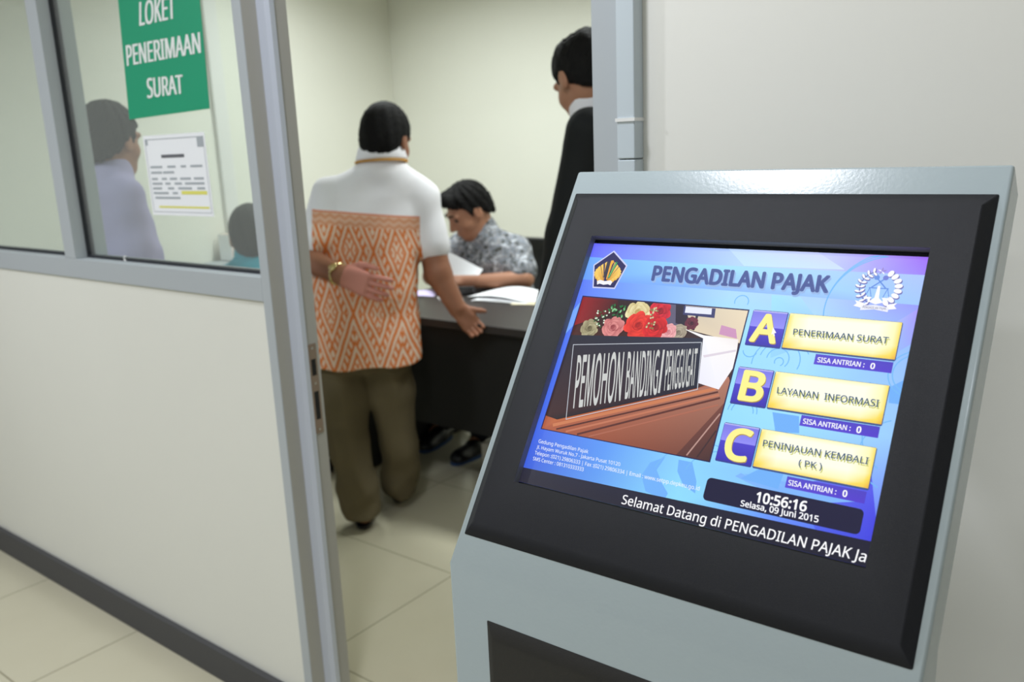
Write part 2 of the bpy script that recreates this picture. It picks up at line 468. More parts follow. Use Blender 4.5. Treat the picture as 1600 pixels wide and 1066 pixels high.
# ------------------------------------------------------------------ lamps
def ceiling_light(x, y, sx, sy, power, col, label, spread=180, group=None, round_=False):
    z = CH
    root = MB()
    if round_:
        root.lathe([(sx*0.5+0.03, -0.012), (sx*0.5+0.03, 0.0)], (0, 0, 0), 32)
        f = root.build('ceiling_light', M['white_plastic'], None, None); f.location = (x, y, z)
    else:
        for a in (((-sx/2-0.03), sx/2+0.03, -sy/2-0.03, -sy/2), (-sx/2-0.03, sx/2+0.03, sy/2, sy/2+0.03), (-sx/2-0.03, -sx/2, -sy/2, sy/2), (sx/2, sx/2+0.03, -sy/2, sy/2)):
            root.box(*a, -0.018, 0.0)
        f = root.build('ceiling_light', M['white_plastic'], None, None); f.location = (x, y, z)
    tag(f, label, 'ceiling light', group)
    ld = bpy.data.lights.new('lamp', 'AREA'); ld.energy = power; ld.color = col
    ld.shape = 'DISK' if round_ else 'RECTANGLE'; ld.size = sx; ld.spread = math.radians(spread)
    if not round_: ld.size_y = sy
    lo = bpy.data.objects.new('lamp', ld); COL.objects.link(lo); lo.parent = f; lo.location = (0, 0, -0.02)
    return f
RC = (0.93, 0.985, 0.97); CC = (0.88, 0.915, 1.0)
ceiling_light(-3.25, 3.15, 1.15, 0.28, 31, RC, 'rectangular ceiling light over the left end of the office desk', 150)
ceiling_light(-1.55, 3.20, 1.15, 0.28, 31, RC, 'rectangular ceiling light over the right half of the office desk', 150)
ceiling_light(-0.86, 0.46, 0.20, 0.20, 20, CC, 'round ceiling downlight above the ticket kiosk', 170, round_=True)
ceiling_light(-2.9, -0.5, 0.20, 0.20, 47, CC, 'round ceiling downlight above the corridor by the white partition', 170, round_=True)
ceiling_light(0.4, -1.6, 1.15, 0.28, 25, CC, 'rectangular ceiling light at the back of the corridor', 170)

# ------------------------------------------------------------------ kiosk
KT = 0.6068
sT, cT = math.sin(KT), math.cos(KT)
KZ = 1.2131
def K(u, v, n=0.0):
    return (u, v*sT-n*cT, KZ+v*cT+n*sT)
kiosk = tag(empty('queue_kiosk', (-0.3735, 0.8029, 0.0), 0.0193), 'pale grey freestanding queue ticket kiosk with sloping touch screen in front of the cream wall', 'kiosk')
KW = 0.2455
yz = [(-0.1491, 0.0), (-0.1491, 0.9983)]
yz += [K(0, 0.2519)[1:], K(0, 0.2519, -0.055)[1:], K(0, -0.20, -0.055)[1:]]
yb = K(0, -0.20, -0.055)
yz += [(yb[1], 0.87), (0.0, 0.84), (0.0, 0.0)]
MB().prism(yz, 0, -KW, KW).build('body', M['kiosk'], kiosk, bevel=0.0035, seg=3)
def ring(mb, outer, inner, pout, pin):
    """quad strip between two rectangles (u0,u1,v0,v1) at heights"""
    def R(r, P): u0, u1, v0, v1 = r; return [P(u0, v0), P(u1, v0), P(u1, v1), P(u0, v1)]
    mb.add(R(outer, pout)+R(inner, pin), [(i, (i+1) % 4, 4+(i+1) % 4, 4+i) for i in range(4)])
bz = MB()
o0, o1 = (-0.2370, 0.2370, -0.2258, 0.2183), (-0.2235, 0.2262, -0.2105, 0.2005)
i1 = (-0.1868, 0.1888, -0.1563, 0.1538)
ring(bz, o0, o1, lambda u, v: K(u, v, 0.0005), lambda u, v: K(u, v, 0.011))
ring(bz, o1, i1, lambda u, v: K(u, v, 0.011), lambda u, v: K(u, v, 0.011))
# join shared corners so the bevel runs round the frame
def weld(mb, eps=1e-5):
    key = {}; mp = []; nv = []
    for p in mb.v:
        k = tuple(round(c/eps) for c in p)
        if k not in key: key[k] = len(nv); nv.append(p)
        mp.append(key[k])
    mb.v = nv; mb.f = [tuple(mp[i] for i in f) for f in mb.f if len(set(mp[i] for i in f)) == len(f)]
weld(bz)
bz.build('screen_bezel', M['bezel'], kiosk, bevel=0.0014, seg=3)
rim = MB(); ring(rim, i1, i1, lambda u, v: K(u, v, 0.0108), lambda u, v: K(u, v, 0.0009)); rim.build('screen_rim', M['rim'], kiosk)
pz = MB()
FY = -0.1491
a0, a1 = (-0.1935, 0.1935, 0.22, 0.943), (-0.181, 0.181, 0.235, 0.926)
ring(pz, a0, a1, lambda u, v: (u, FY-0.0003, v), lambda u, v: (u, FY-0.008, v))
pz.add([(a1[0], FY-0.008, a1[2]), (a1[1], FY-0.008, a1[2]), (a1[1], FY-0.008, a1[3]), (a1[0], FY-0.008, a1[3])], [(0, 1, 2, 3)])
weld(pz)
pz.build('front_panel', M['black_panel'], kiosk, bevel=0.0012, seg=2)

# ---- the lit display: flat shapes in screen units (0..1 across, 0..1 down)
def display_material():
    m = bpy.data.materials.new('lit_display'); m.use_nodes = True
    nt = m.node_tree; b = nt.nodes['Principled BSDF']
    at = nt.nodes.new('ShaderNodeVertexColor'); at.layer_name = 'picture'
    b.inputs['Base Color'].default_value = (0.01, 0.01, 0.012, 1); b.inputs['Roughness'].default_value = 0.35
    b.inputs['Specular IOR Level'].default_value = 0.25
    nt.links.new(at.outputs['Color'], b.inputs['Emission Color']); b.inputs['Emission Strength'].default_value = 1.0
    return m
M['lcd'] = display_material()
LU0, LUW, LV0, LVH = -0.1872, 0.3746, 0.1487, 0.3022
class Flat:
    def __init__(self, lay): self.v = []; self.f = []; self.c = []; self.lay = lay
    def pt(self, p, lay): return K(LU0+LUW*p[0], LV0-LVH*p[1], 0.0012+0.00010*lay)
    def poly(self, pts, col, lay=None):
        lay = self.lay if lay is None else lay
        n = len(self.v); self.v += [self.pt(p, lay) for p in pts]
        cs = col if isinstance(col, list) else [col]*len(pts)
        self.c += [tuple(lin(x) for x in c)+(1,) for c in cs]
        self.f.append(tuple(range(n, n+len(pts))))
        return self
    def tris(self, pts, faces, col, lay=None):
        lay = self.lay if lay is None else lay
        n = len(self.v); self.v += [self.pt(p, lay) for p in pts]
        self.c += [tuple(lin(x) for x in col)+(1,)]*len(pts)
        self.f += [tuple(i+n for i in f) for f in faces]; return self
    def grid(self, us, vs, cols, lay=None):
        """cols[row][col]"""
        for i in range(len(vs)-1):
            for j in range(len(us)-1):
                self.poly([(us[j], vs[i+1]), (us[j+1], vs[i+1]), (us[j+1], vs[i]), (us[j], vs[i])],
                          [cols[i+1][j], cols[i+1][j+1], cols[i][j+1], cols[i][j]], lay)
        return self
    def disc(self, c, r, col, lay=None, ry=None, n=24, rot=0.0):
        ry = r*1.24 if ry is None else ry
        self.poly([(c[0]+math.cos(t)*r*math.cos(rot)-math.sin(t)*ry*math.sin(rot)*0.8, c[1]+math.cos(t)*r*math.sin(rot)*1.24+math.sin(t)*ry*math.cos(rot)) for t in [2*math.pi*k/n for k in range(n)]], col, lay); return self
    def line(self, pts, wd, col, lay=None):
        for a, b in zip(pts[:-1], pts[1:]):
            dx, dy = b[0]-a[0], (b[1]-a[1])*0.807; L = math.hypot(dx, dy) or 1
            nx, ny = -dy/L*wd/2, dx/L*wd/2/0.807
            ex, ey = dx/L*wd*0.2, dy/L*wd*0.2/0.807
            self.poly([(a[0]-nx-ex, a[1]-ny-ey), (b[0]-nx+ex, b[1]-ny+ey), (b[0]+nx+ex, b[1]+ny+ey), (a[0]+nx-ex, a[1]+ny-ey)], col, lay)
        return self
    def text(self, s, quad, col, lay=None, bold=0.0, dx=0.0, dy=0.0):
        v, f = text_in_quad(s, quad, bold)
        self.tris([(x+dx, y+dy) for x, y in v], f, col, lay); return self
    def build(self, name, parent):
        me = bpy.data.meshes.new(name); me.from_pydata(self.v, [], self.f)
        ca = me.color_attributes.new('picture', 'FLOAT_COLOR', 'POINT')
        ca.data.foreach_set('color', np.array(self.c, np.float32).ravel())
        me.update()
        # every face looks out of the screen
        nn = Vector((0, -cT, sT)); flip = [p.index for p in me.polygons if p.normal.dot(nn) < 0]
        if flip:
            import bmesh
            bm = bmesh.new(); bm.from_mesh(me); bm.faces.ensure_lookup_table()
            bmesh.ops.reverse_faces(bm, faces=[bm.faces[i] for i in flip]); bm.to_mesh(me); bm.free()
        return link(name, me, M['lcd'], parent)
def rq(u0, v0, u1, v1): return [(u0, v0), (u1, v0), (u1, v1), (u0, v1)]
def rr(u0, v0, u1, v1, r=0.01):
    o = []
    for cx, cy, a0 in ((u1-r, v0+r*1.24, -90), (u1-r, v1-r*1.24, 0), (u0+r, v1-r*1.24, 90), (u0+r, v0+r*1.24, 180)):
        for k in range(5):
            a = math.radians(a0+k*22.5); o.append((cx+r*math.cos(a), cy+r*1.24*math.sin(a)))
    return o

# glass panel behind the picture (its dark rim shows left and above)
pn = MB().add([K(i1[0], i1[2], 0.0009), K(i1[1], i1[2], 0.0009), K(i1[1], i1[3], 0.0009), K(i1[0], i1[3], 0.0009)], [(0, 1, 2, 3)])
scr = pn.build('screen', M['black_gloss'], kiosk)

bg = Flat(0)
us = [0, 0.25, 0.5, 0.75, 1.0]; vs = [0, 0.16, 0.3, 0.6, 0.8, 0.945, 1.0]
cols = [[(104, 104, 252), (136, 160, 255), (176, 205, 252), (190, 196, 252), (158, 104, 246)],
        [(96, 128, 250), (128, 176, 255), (172, 218, 255), (172, 208, 255), (150, 150, 250)],
        [(88, 122, 246), (126, 180, 255), (160, 226, 255), (168, 224, 255), (150, 190, 255)],
        [(74, 110, 238), (110, 170, 250), (150, 222, 255), (160, 226, 255), (156, 206, 255)],
        [(68, 104, 232), (96, 156, 248), (142, 214, 255), (136, 196, 255), (120, 150, 250)],
        [(62, 96, 222), (100, 160, 244), (144, 222, 255), (98, 140, 250), (62, 70, 226)],
        [(62, 96, 222), (100, 160, 244), (144, 222, 255), (98, 140, 250), (62, 70, 226)]]
bg.grid(us, vs, cols, 0)
bg.poly([(0, 0.062), (0.43, 0.068), (1, 0.064), (1, 0.169), (0.45, 0.166), (0, 0.162)], [(112, 172, 255), (156, 222, 255), (172, 196, 255), (160, 200, 255), (170, 240, 255), (104, 160, 252)], 1)
bg.poly([(0.46, 0.0), (0.72, 0.0), (0.80, 0.06), (0.52, 0.066)], [(184, 212, 254), (198, 206, 254), (200, 222, 255), (190, 226, 255)], 2)
bg.poly([(0.0, 0.30), (0.03, 0.235), (0.02, 0.36), (0.0, 0.40)], (122, 170, 255), 1)
bg.poly([(0.62, 0.17), (0.70, 0.17), (0.80, 0.30), (0.66, 0.40)], [(160, 224, 255), (168, 220, 255), (150, 200, 255), (150, 214, 255)], 1)
bg.poly([(1.0, 0.18), (1.0, 0.30), (0.965, 0.34), (0.93, 0.26)], [(168, 150, 252), (156, 168, 252), (150, 188, 255), (166, 206, 255)], 1)
bg.poly([(0.97, 0.73), (1.0, 0.86), (1.0, 0.945), (0.88, 0.945), (0.80, 0.80)], [(92, 96, 238), (70, 70, 228), (60, 64, 222), (72, 92, 232), (104, 120, 244)], 1)
bg.poly([(0, 0.945), (1.0, 0.925), (1.0, 1.0), (0, 1.0)], [(40, 40, 58), (20, 18, 44), (20, 18, 40), (40, 38, 52)], 3)
sw = bg
def arc(cx, cy, r, a0, a1, n=16, grow=0.0):
    return [(cx+(r+grow*k/n)*math.cos(math.radians(a0+(a1-a0)*k/n)), cy+(r+grow*k/n)*1.24*math.sin(math.radians(a0+(a1-a0)*k/n))) for k in range(n+1)]
LB = (118, 186, 246)
for a in (arc(0.68, 0.40, 0.030, 180, 400, 16), arc(0.685, 0.405, 0.055, 190, 380), arc(0.69, 0.42, 0.078, 175, 330), arc(0.685, 0.41, 0.012, 150, 420),
          arc(0.60, 0.38, 0.020, 20, 170), arc(0.93, 0.20, 0.16, 170, 260), arc(0.94, 0.20, 0.17, 170, 255), arc(0.95, 0.20, 0.18, 168, 250), arc(1.02, 0.40, 0.05, 100, 260), arc(1.02, 0.40, 0.06, 100, 260),
          arc(1.03, 0.60, 0.10, 120, 230), arc(1.02, 0.66, 0.09, 110, 250), arc(0.62, 0.60, 0.04, 180, 360), arc(0.62, 0.60, 0.03, 180, 360), arc(0.60, 0.87, 0.10, 200, 290), arc(0.55, 0.90, 0.14, 200, 300),
          arc(0.54, 0.205, 0.02, 160, 380), arc(0.83, 0.40, 0.10, 20, 120), arc(0.86, 0.42, 0.10, 30, 130)):
    sw.line([(min(0.998, q[0]), max(0.004, q[1])) for q in a], 0.0028, LB, 2)
for pts in ([(0.44, 0.80), (0.425, 0.85), (0.45, 0.89), (0.475, 0.92), (0.47, 0.945), (0.41, 0.93), (0.385, 0.88), (0.40, 0.83)],
            [(0.48, 0.80), (0.52, 0.80), (0.545, 0.86), (0.55, 0.90), (0.51, 0.88), (0.485, 0.84)],
            [(0.70, 0.585), (0.77, 0.585), (0.78, 0.64), (0.72, 0.65)], [(0.73, 0.73), (0.77, 0.73), (0.76, 0.83), (0.66, 0.82), (0.70, 0.78)],
            [(0.97, 0.45), (1.0, 0.42), (1.0, 0.50), (0.975, 0.50)]):
    sw.poly(pts, (114, 178, 250), 1.5)
for k in range(9):
    a = math.radians(200+k*20); c0 = (0.80, 0.86)
    sw.poly([(c0[0]+0.02*math.cos(a-0.4), c0[1]+0.025*math.sin(a-0.4)), (c0[0]+0.16*math.cos(a-0.12), c0[1]+0.19*max(-0.3, min(0.42, math.sin(a-0.12)))), (c0[0]+0.16*math.cos(a+0.12), c0[1]+0.19*max(-0.3, min(0.42, math.sin(a+0.12)))), (c0[0]+0.02*math.cos(a+0.4), c0[1]+0.025*math.sin(a+0.4))], (128, 182, 252), 1.2)
bg.build('wallpaper', scr)

tt = Flat(4)
TQ = [(0.2367, 0.0834), (0.7686, 0.0842), (0.7711, 0.1465), (0.2409, 0.1450)]
tt.text('PENGADILAN PAJAK', TQ, (150, 182, 230), 4, 0.06, 0.004, 0.006)
tt.text('PENGADILAN PAJAK', TQ, (80, 96, 156), 5, 0.045)
tt.build('title_lettering', scr)

# pentagon crest with wings, left of the title
pe = Flat(4)
P5 = [(0.0829, 0.0288), (0.1464, 0.0907), (0.1267, 0.1935), (0.0466, 0.1961), (0.0240, 0.0964)]
cx, cy = 0.0845, 0.125
pe.poly(P5, (206, 210, 246), 4)
pe.poly([(cx+(x-cx)*0.92, cy+(y-cy)*0.92) for x, y in P5], (38, 36, 92), 5)
for sgn in (-1, 1):
    for k in range(8):
        tip = (cx+sgn*(0.012+0.034*math.sin(math.pi*(k+0.5)/9)), 0.083+0.010*k)
        pe.poly([(cx+sgn*0.004, 0.168), (tip[0]-sgn*0.004, tip[1]-0.004), (tip[0]+sgn*0.003, tip[1]+0.004), (tip[0], tip[1]+0.013)], [(214, 146, 36), (252, 214, 110), (250, 206, 96), (228, 168, 52)], 6+0.05*k)
pe.poly([(0.071, 0.078), (0.083, 0.078), (0.083, 0.148), (0.073, 0.148)], (60, 58, 70), 7)
pe.poly([(0.084, 0.074), (0.092, 0.072), (0.096, 0.080), (0.092, 0.09), (0.090, 0.156), (0.086, 0.156), (0.084, 0.09)], (240, 176, 60), 8)
pe.poly([(0.102, 0.078), (0.110, 0.080), (0.097, 0.148), (0.089, 0.150)], (26, 128, 84), 8)
pe.line([(0.105, 0.084), (0.093, 0.146)], 0.002, (150, 220, 130), 9)
pe.poly([(0.056, 0.166), (0.066, 0.160), (0.084, 0.164), (0.103, 0.159), (0.112, 0.165), (0.108, 0.180), (0.098, 0.176), (0.083, 0.180), (0.068, 0.176), (0.060, 0.181)], (244, 244, 250), 9)
pe.build('ministry_crest', scr)

# round court crest: rice and cotton wreath, scales, ribbon
em = Flat(4); ex, ey, er = 0.8955, 0.118, 0.0475
WH, SHD, BL = (250, 250, 255), (110, 110, 180), (96, 140, 224)
for k in range(9):
    a = math.radians(112+k*16.5)
    for q, dr in ((1, 0.006), (-1, -0.006)):
        r_ = er+dr; c0 = (ex+r_*math.cos(a), ey-r_*1.24*math.sin(a))
        em.disc((c0[0]+0.0012, c0[1]+0.002), 0.0050, SHD, 4, 0.010, 10, -a+math.pi/2+q*0.4+math.pi/2*0)
        em.disc(c0, 0.0030, WH, 5, 0.0085, 10, -a+math.pi/2+q*0.45)
em.line(arc(ex, ey, er, -112, -248, 18), 0.003, SHD, 4.5)
for k in range(8):
    a = math.radians(62-k*17.5); c0 = (ex+er*math.cos(a), ey-er*1.24*math.sin(a))
    em.disc((c0[0]+0.002, c0[1]+0.003), 0.0105, SHD, 4, 0.0095, 12, -a)
    em.disc(c0, 0.0100, WH, 5, 0.0082, 12, -a)
for k in range(5):
    a = math.radians(90+72*k); em.poly([(ex-0.002, ey-er*1.24), (ex+0.010*math.cos(a-0.3)*0.6, ey-er*1.24-0.0124*math.sin(a-0.3)*0.6), (ex+0.012*math.cos(a), ey-er*1.24-0.015*math.sin(a)), (ex+0.010*math.cos(a+0.3)*0.6, ey-er*1.24-0.0124*math.sin(a+0.3)*0.6)], WH if k % 2 else (150, 130, 190), 6)
em.disc((ex-0.010, ey-0.036), 0.0070, BL, 5); em.disc((ex+0.012, ey-0.036), 0.0070, (110, 124, 214), 5)
em.line([(ex-0.008, ey-0.032), (ex+0.016, ey+0.0)], 0.0035, BL, 5); em.line([(ex+0.010, ey-0.032), (ex-0.018, ey+0.0)], 0.0035, BL, 5)
em.line([(ex-0.024, ey+0.002), (ex+0.024, ey+0.002)], 0.0028, BL, 5)
for s in (-1, 1):
    em.line([(ex+s*0.022, ey+0.002), (ex+s*0.030, ey+0.036)], 0.0018, BL, 5); em.line([(ex+s*0.022, ey+0.002), (ex+s*0.014, ey+0.036)], 0.0018, BL, 5)
    em.poly([(ex+s*0.022-0.010, ey+0.035), (ex+s*0.022+0.010, ey+0.035), (ex+s*0.022+0.006, ey+0.043), (ex+s*0.022-0.006, ey+0.043)], WH, 6)
em.poly([(ex-0.003, ey-0.006), (ex+0.003, ey-0.006), (ex+0.006, ey+0.040), (ex-0.006, ey+0.040)], WH, 7)
em.poly([(ex-0.007, ey+0.038), (ex+0.007, ey+0.038), (ex+0.018, ey+0.052), (ex, ey+0.060), (ex-0.018, ey+0.052)], WH, 7)
for s in (-1, 1):
    em.poly([(ex+s*0.028, ey+0.058), (ex+s*0.052, ey+0.050), (ex+s*0.046, ey+0.060), (ex+s*0.053, ey+0.070), (ex+s*0.030, ey+0.076)], WH, 6)
em.poly([(ex-0.034, ey+0.068), (ex, ey+0.062), (ex+0.034, ey+0.068), (ex+0.034, ey+0.084), (ex, ey+0.078), (ex-0.034, ey+0.084)], (236, 238, 252), 8)
em.text('PENGADILAN PAJAK', [(ex-0.029, ey+0.0685), (ex+0.029, ey+0.0685), (ex+0.029, ey+0.0765), (ex-0.029, ey+0.0765)], (70, 70, 110), 9)
em.build('court_crest', scr)

# photograph shown on the display: flowers, name plate, wooden bench
ph = Flat(4)
ph.poly(rq(0.0195, 0.232, 0.569, 0.789), (30, 32, 84), 3.5)
ph.poly(rq(0.0235, 0.2372, 0.5655, 0.7855), [(46, 16, 20), (40, 34, 40), (90, 50, 40), (120, 60, 40)], 4)
ph.poly([(0.0235, 0.2372), (0.15, 0.2372), (0.16, 0.28), (0.0235, 0.36)], [(150, 24, 30), (70, 14, 20), (36, 18, 18), (150, 30, 34)], 5)
ph.poly([(0.30, 0.2372), (0.37, 0.2372), (0.37, 0.33), (0.30, 0.32)], (96, 92, 118), 5)
ph.poly([(0.3637, 0.2372), (0.5655, 0.2372), (0.5655, 0.36), (0.383, 0.3254)], [(208, 196, 176), (236, 220, 190), (232, 214, 186), (226, 210, 180)], 5)
ph.poly([(0.345, 0.2372), (0.375, 0.2372), (0.41, 0.32), (0.36, 0.31)], (40, 32, 52), 6)
ph.poly([(0.3719, 0.2390), (0.470, 0.2390), (0.474, 0.276), (0.3756, 0.274)], (56, 60, 110), 7)
ph.poly([(0.378, 0.2410), (0.459, 0.2405), (0.462, 0.264), (0.380, 0.266)], (232, 236, 255), 8)
ph.poly([(0.416, 0.272), (0.424, 0.272), (0.424, 0.33), (0.416, 0.33)], (44, 42, 56), 7)
ph.poly([(0.50, 0.30), (0.545, 0.31), (0.555, 0.345), (0.50, 0.335)], (206, 150, 190), 7)
ph.poly([(0.0666, 0.7419), (0.4799, 0.5409), (0.5592, 0.4852), (0.5655, 0.50), (0.5655, 0.7855), (0.0234, 0.7861), (0.0235, 0.73)], [(196, 110, 66), (170, 90, 60), (190, 130, 110), (176, 120, 100), (110, 66, 56), (176, 92, 60), (170, 86, 56)], 6)
ph.line([(0.06, 0.765), (0.53, 0.535)], 0.010, (206, 126, 84), 7); ph.line([(0.075, 0.7780), (0.54, 0.545)], 0.005, (84, 40, 34), 8)
ph.line([(0.11, 0.7800), (0.545, 0.555)], 0.006, (196, 120, 90), 8); ph.line([(0.15, 0.7820), (0.55, 0.565)], 0.006, (92, 46, 40), 8)
ph.line([(0.19, 0.7820), (0.55, 0.59)], 0.004, (176, 106, 84), 8)
ph.poly([(0.5655, 0.58), (0.5655, 0.7855), (0.47, 0.7855)], [(120, 70, 60), (70, 44, 44), (96, 56, 50)], 7)
ph.line([(0.5, 0.78), (0.562, 0.62)], 0.004, (190, 150, 140), 8); ph.line([(0.53, 0.78), (0.563, 0.68)], 0.004, (60, 40, 44), 8)
ph.poly([(0.383, 0.3254), (0.4568, 0.3450), (0.560, 0.3473), (0.5636, 0.389), (0.5648, 0.4546), (0.5412, 0.5356), (0.4785, 0.5232), (0.4569, 0.3572)], [(250, 248, 244), (252, 250, 250), (244, 236, 236), (250, 246, 246), (250, 248, 250), (244, 244, 252), (238, 238, 250), (246, 246, 252)], 8)
ph.poly([(0.47, 0.42), (0.56, 0.385), (0.562, 0.392), (0.475, 0.428)], (224, 214, 226), 8.5)
def rose(c0, r_, lite, dark, lay, seed):
    rn = random.Random(seed)
    def petal(cx, cy, rad, ang, hi, lay_):
        n = 14; pts = []; cl = []
        for k in range(n):
            t = 2*math.pi*k/n; w_ = 1+0.10*math.sin(3*t+seed)
            pts.append((cx+rad*w_*math.cos(t), max(0.2385, cy+rad*1.22*w_*math.sin(t))))
            f = 0.5+0.5*math.cos(t-ang)
            cl.append(tuple(dark[i]+(lite[i]-dark[i])*min(1, max(0, f*hi)) for i in range(3)))
        ph.poly(pts, cl, lay_)
    for ring_, (m_, dist, rad) in enumerate(((7, 0.60, 0.48), (6, 0.36, 0.42), (5, 0.18, 0.32))):
        for k in range(m_):
            t = 2*math.pi*k/m_+ring_*0.5+rn.random()*0.4
            petal(c0[0]+r_*dist*math.cos(t), c0[1]+r_*dist*1.22*math.sin(t), r_*rad, t-0.3, 0.8+0.35*rn.random(), lay+ring_*0.1+k*0.012)
    petal(c0[0], c0[1], r_*0.22, 1.0, 0.5, lay+0.36)
    ph.line([(c0[0]+r_*(0.05+0.028*k)*math.cos(k*0.7), max(0.2385, c0[1]+r_*1.2*(0.05+0.028*k)*math.sin(k*0.7))) for k in range(16)], 0.0012, dark, lay+0.4)
for i_, (c0, r_, lt, dk) in enumerate((((0.300, 0.268), 0.036, (232, 40, 60), (120, 8, 22)), ((0.2284, 0.281), 0.038, (244, 234, 184), (176, 150, 84)), ((0.081, 0.366), 0.030, (186, 178, 140), (84, 76, 48)),
                                      ((0.1614, 0.352), 0.036, (232, 150, 146), (140, 50, 58)), ((0.376, 0.345), 0.026, (190, 178, 156), (110, 98, 84)), ((0.345, 0.347), 0.026, (248, 186, 186), (196, 110, 120)),
                                      ((0.244, 0.334), 0.044, (248, 66, 50), (150, 12, 16)), ((0.300, 0.334), 0.038, (236, 40, 44), (120, 6, 14)), ((0.410, 0.305), 0.020, (120, 44, 66), (50, 16, 34)))):
    rose(c0, r_, lt, dk, 9+0.42*i_, i_)
for k in range(30):
    ph.disc((0.090+random.random()*0.045, 0.285+random.random()*0.075), 0.0028, (226, 240, 220) if k % 2 else (50, 110, 60), 12.86, n=8)
for k in range(22):
    ph.disc((0.130+random.random()*0.060, 0.262+random.random()*0.045), 0.006, ((40, 110, 60), (26, 80, 44), (130, 200, 140))[k % 3], 12.88, 0.004, 8, random.random()*3)
for k in range(26):
    ph.disc((0.272+random.random()*0.026, 0.256+random.random()*0.085), 0.0032, (206, 206, 160) if k % 2 else (140, 120, 74), 12.9, n=8)
ph.poly([(0.0235, 0.402), (0.4569, 0.3572), (0.4799, 0.5409), (0.0666, 0.7419), (0.0235, 0.735)], [(34, 36, 50), (40, 46, 66), (26, 30, 48), (30, 24, 30), (60, 30, 28)], 13)
for a, b in (((0.0434, 0.4406), (0.4564, 0.3734)), ((0.4564, 0.3734), (0.4811, 0.5467)), ((0.4811, 0.5467), (0.0982, 0.7353)), ((0.0982, 0.7353), (0.0434, 0.4406))):
    ph.line([a, b], 0.0022, (198, 204, 214), 14)
SV = (206, 208, 206)
for s, qd, bd in (('PEMOHON', [(0.0708, 0.4811), (0.2252, 0.4441), (0.2572, 0.6284), (0.1101, 0.6866)], 0.0), ('BANDING', [(0.2368, 0.4423), (0.3372, 0.4206), (0.3644, 0.5834), (0.2696, 0.6198)], 0.0),
                  ('PENGGUGAT', [(0.3589, 0.4204), (0.4506, 0.3971), (0.4703, 0.5307), (0.3838, 0.5676)], 0.0)):
    ph.text(s, qd, SV, 15, 0.012)
ph.line([(0.3490, 0.4190), (0.3700, 0.5790)], 0.006, SV, 15)
ph.build('bench_photograph', scr)

def option(letter, lines, y0, y1, bar, tile_q, text_q, s_q, z_q, zero):
    t = Flat(4)
    t.poly(rr(0.5805, y0-0.002, 0.6800, y1+0.006, 0.004), (54, 62, 150), 3.6)
    t.grid([0.5815, 0.6770], [y0, y0+0.006, y0+0.06, y0+0.0601, y1], [[(206, 206, 255)]*2, [(126, 124, 232)]*2, [(146, 142, 248)]*2, [(78, 66, 206)]*2, [(58, 48, 176)]*2], 4)
    t.text(letter, tile_q, (176, 148, 70), 5, 0.03, 0.002, 0.003)
    t.text(letter, tile_q, (255, 246, 150), 6, 0.03)
    t.build('letter_tile', scr)
    b = Flat(4)
    b.poly(rr(0.6822, y0-0.001, 0.9712, y1+0.006, 0.005), (60, 84, 140), 3.6)
    A, B_, C_ = (252, 226, 96), (255, 250, 190), (255, 255, 236)
    b.grid([0.6840, 0.6990, 0.74, 0.915, 0.955, 0.9690], [y0, y0+0.016, y0+0.05, y1-0.045, y1-0.014, y1],
           [[B_, B_, B_, B_, B_, A], [A, B_, C_, C_, B_, A], [A, B_, C_, C_, B_, A], [A, B_, C_, C_, B_, A], [(250, 216, 84), A, B_, B_, A, (244, 196, 70)], [(240, 196, 70), (250, 214, 90), (250, 222, 100), (250, 222, 100), (246, 206, 84), (226, 170, 56)]], 4)
    for s, qd in zip(lines, text_q):
        b.text(s, qd, (206, 206, 120), 5, 0.012, 0.003, 0.006)
        b.text(s, qd, (64, 92, 124), 6, 0.010)
    b.build('option_button', scr)
    c = Flat(4)
    c.poly(rq(0.7760, bar[0], 0.9675, bar[1]), [(86, 76, 206), (78, 66, 196), (84, 60, 206), (92, 72, 214)], 4)
    c.text('SISA ANTRIAN :', s_q, (246, 246, 255), 5, 0.02)
    c.text('0', z_q, (252, 252, 255), 5, 0.035)
    c.build('queue_counter', scr)
option('A', ['PENERIMAAN SURAT'], 0.2325, 0.3585, (0.3680, 0.4042), [(0.5883, 0.2425), (0.6640, 0.2425), (0.6640, 0.3453), (0.5883, 0.3453)],
       [[(0.7032, 0.2875), (0.9456, 0.2862), (0.9453, 0.3083), (0.7053, 0.3093)]], [(0.7829, 0.3783), (0.9012, 0.3782), (0.9012, 0.3950), (0.7840, 0.3955)], [(0.9154, 0.3775), (0.9268, 0.3775), (0.9268, 0.3970), (0.9154, 0.3970)], '0')
option('B', ['LAYANAN  INFORMASI'], 0.4450, 0.5715, (0.5795, 0.6155), [(0.5980, 0.4520), (0.6650, 0.4520), (0.6650, 0.5575), (0.5980, 0.5575)],
       [[(0.6981, 0.4975), (0.9536, 0.4953), (0.9543, 0.5181), (0.6999, 0.5195)]], [(0.7823, 0.5900), (0.9009, 0.5900), (0.9012, 0.6066), (0.7835, 0.6070)], [(0.9146, 0.5880), (0.9262, 0.5880), (0.9266, 0.6085), (0.9150, 0.6088)], '0')
option('C', ['PENINJAUAN KEMBALI', '( PK )'], 0.6465, 0.7735, (0.7840, 0.8205), [(0.5960, 0.6570), (0.6660, 0.6560), (0.6660, 0.7635), (0.5965, 0.7645)],
       [[(0.6951, 0.6815), (0.9575, 0.6800), (0.9570, 0.7010), (0.6964, 0.7030)], [(0.7947, 0.7240), (0.8524, 0.7230), (0.8547, 0.7433), (0.7971, 0.7445)]], [(0.7812, 0.7940), (0.8993, 0.7935), (0.8999, 0.8103), (0.7823, 0.8110)], [(0.9138, 0.7917), (0.9252, 0.7915), (0.9258, 0.8115), (0.9146, 0.8117)], '0')
ar = Flat(10)
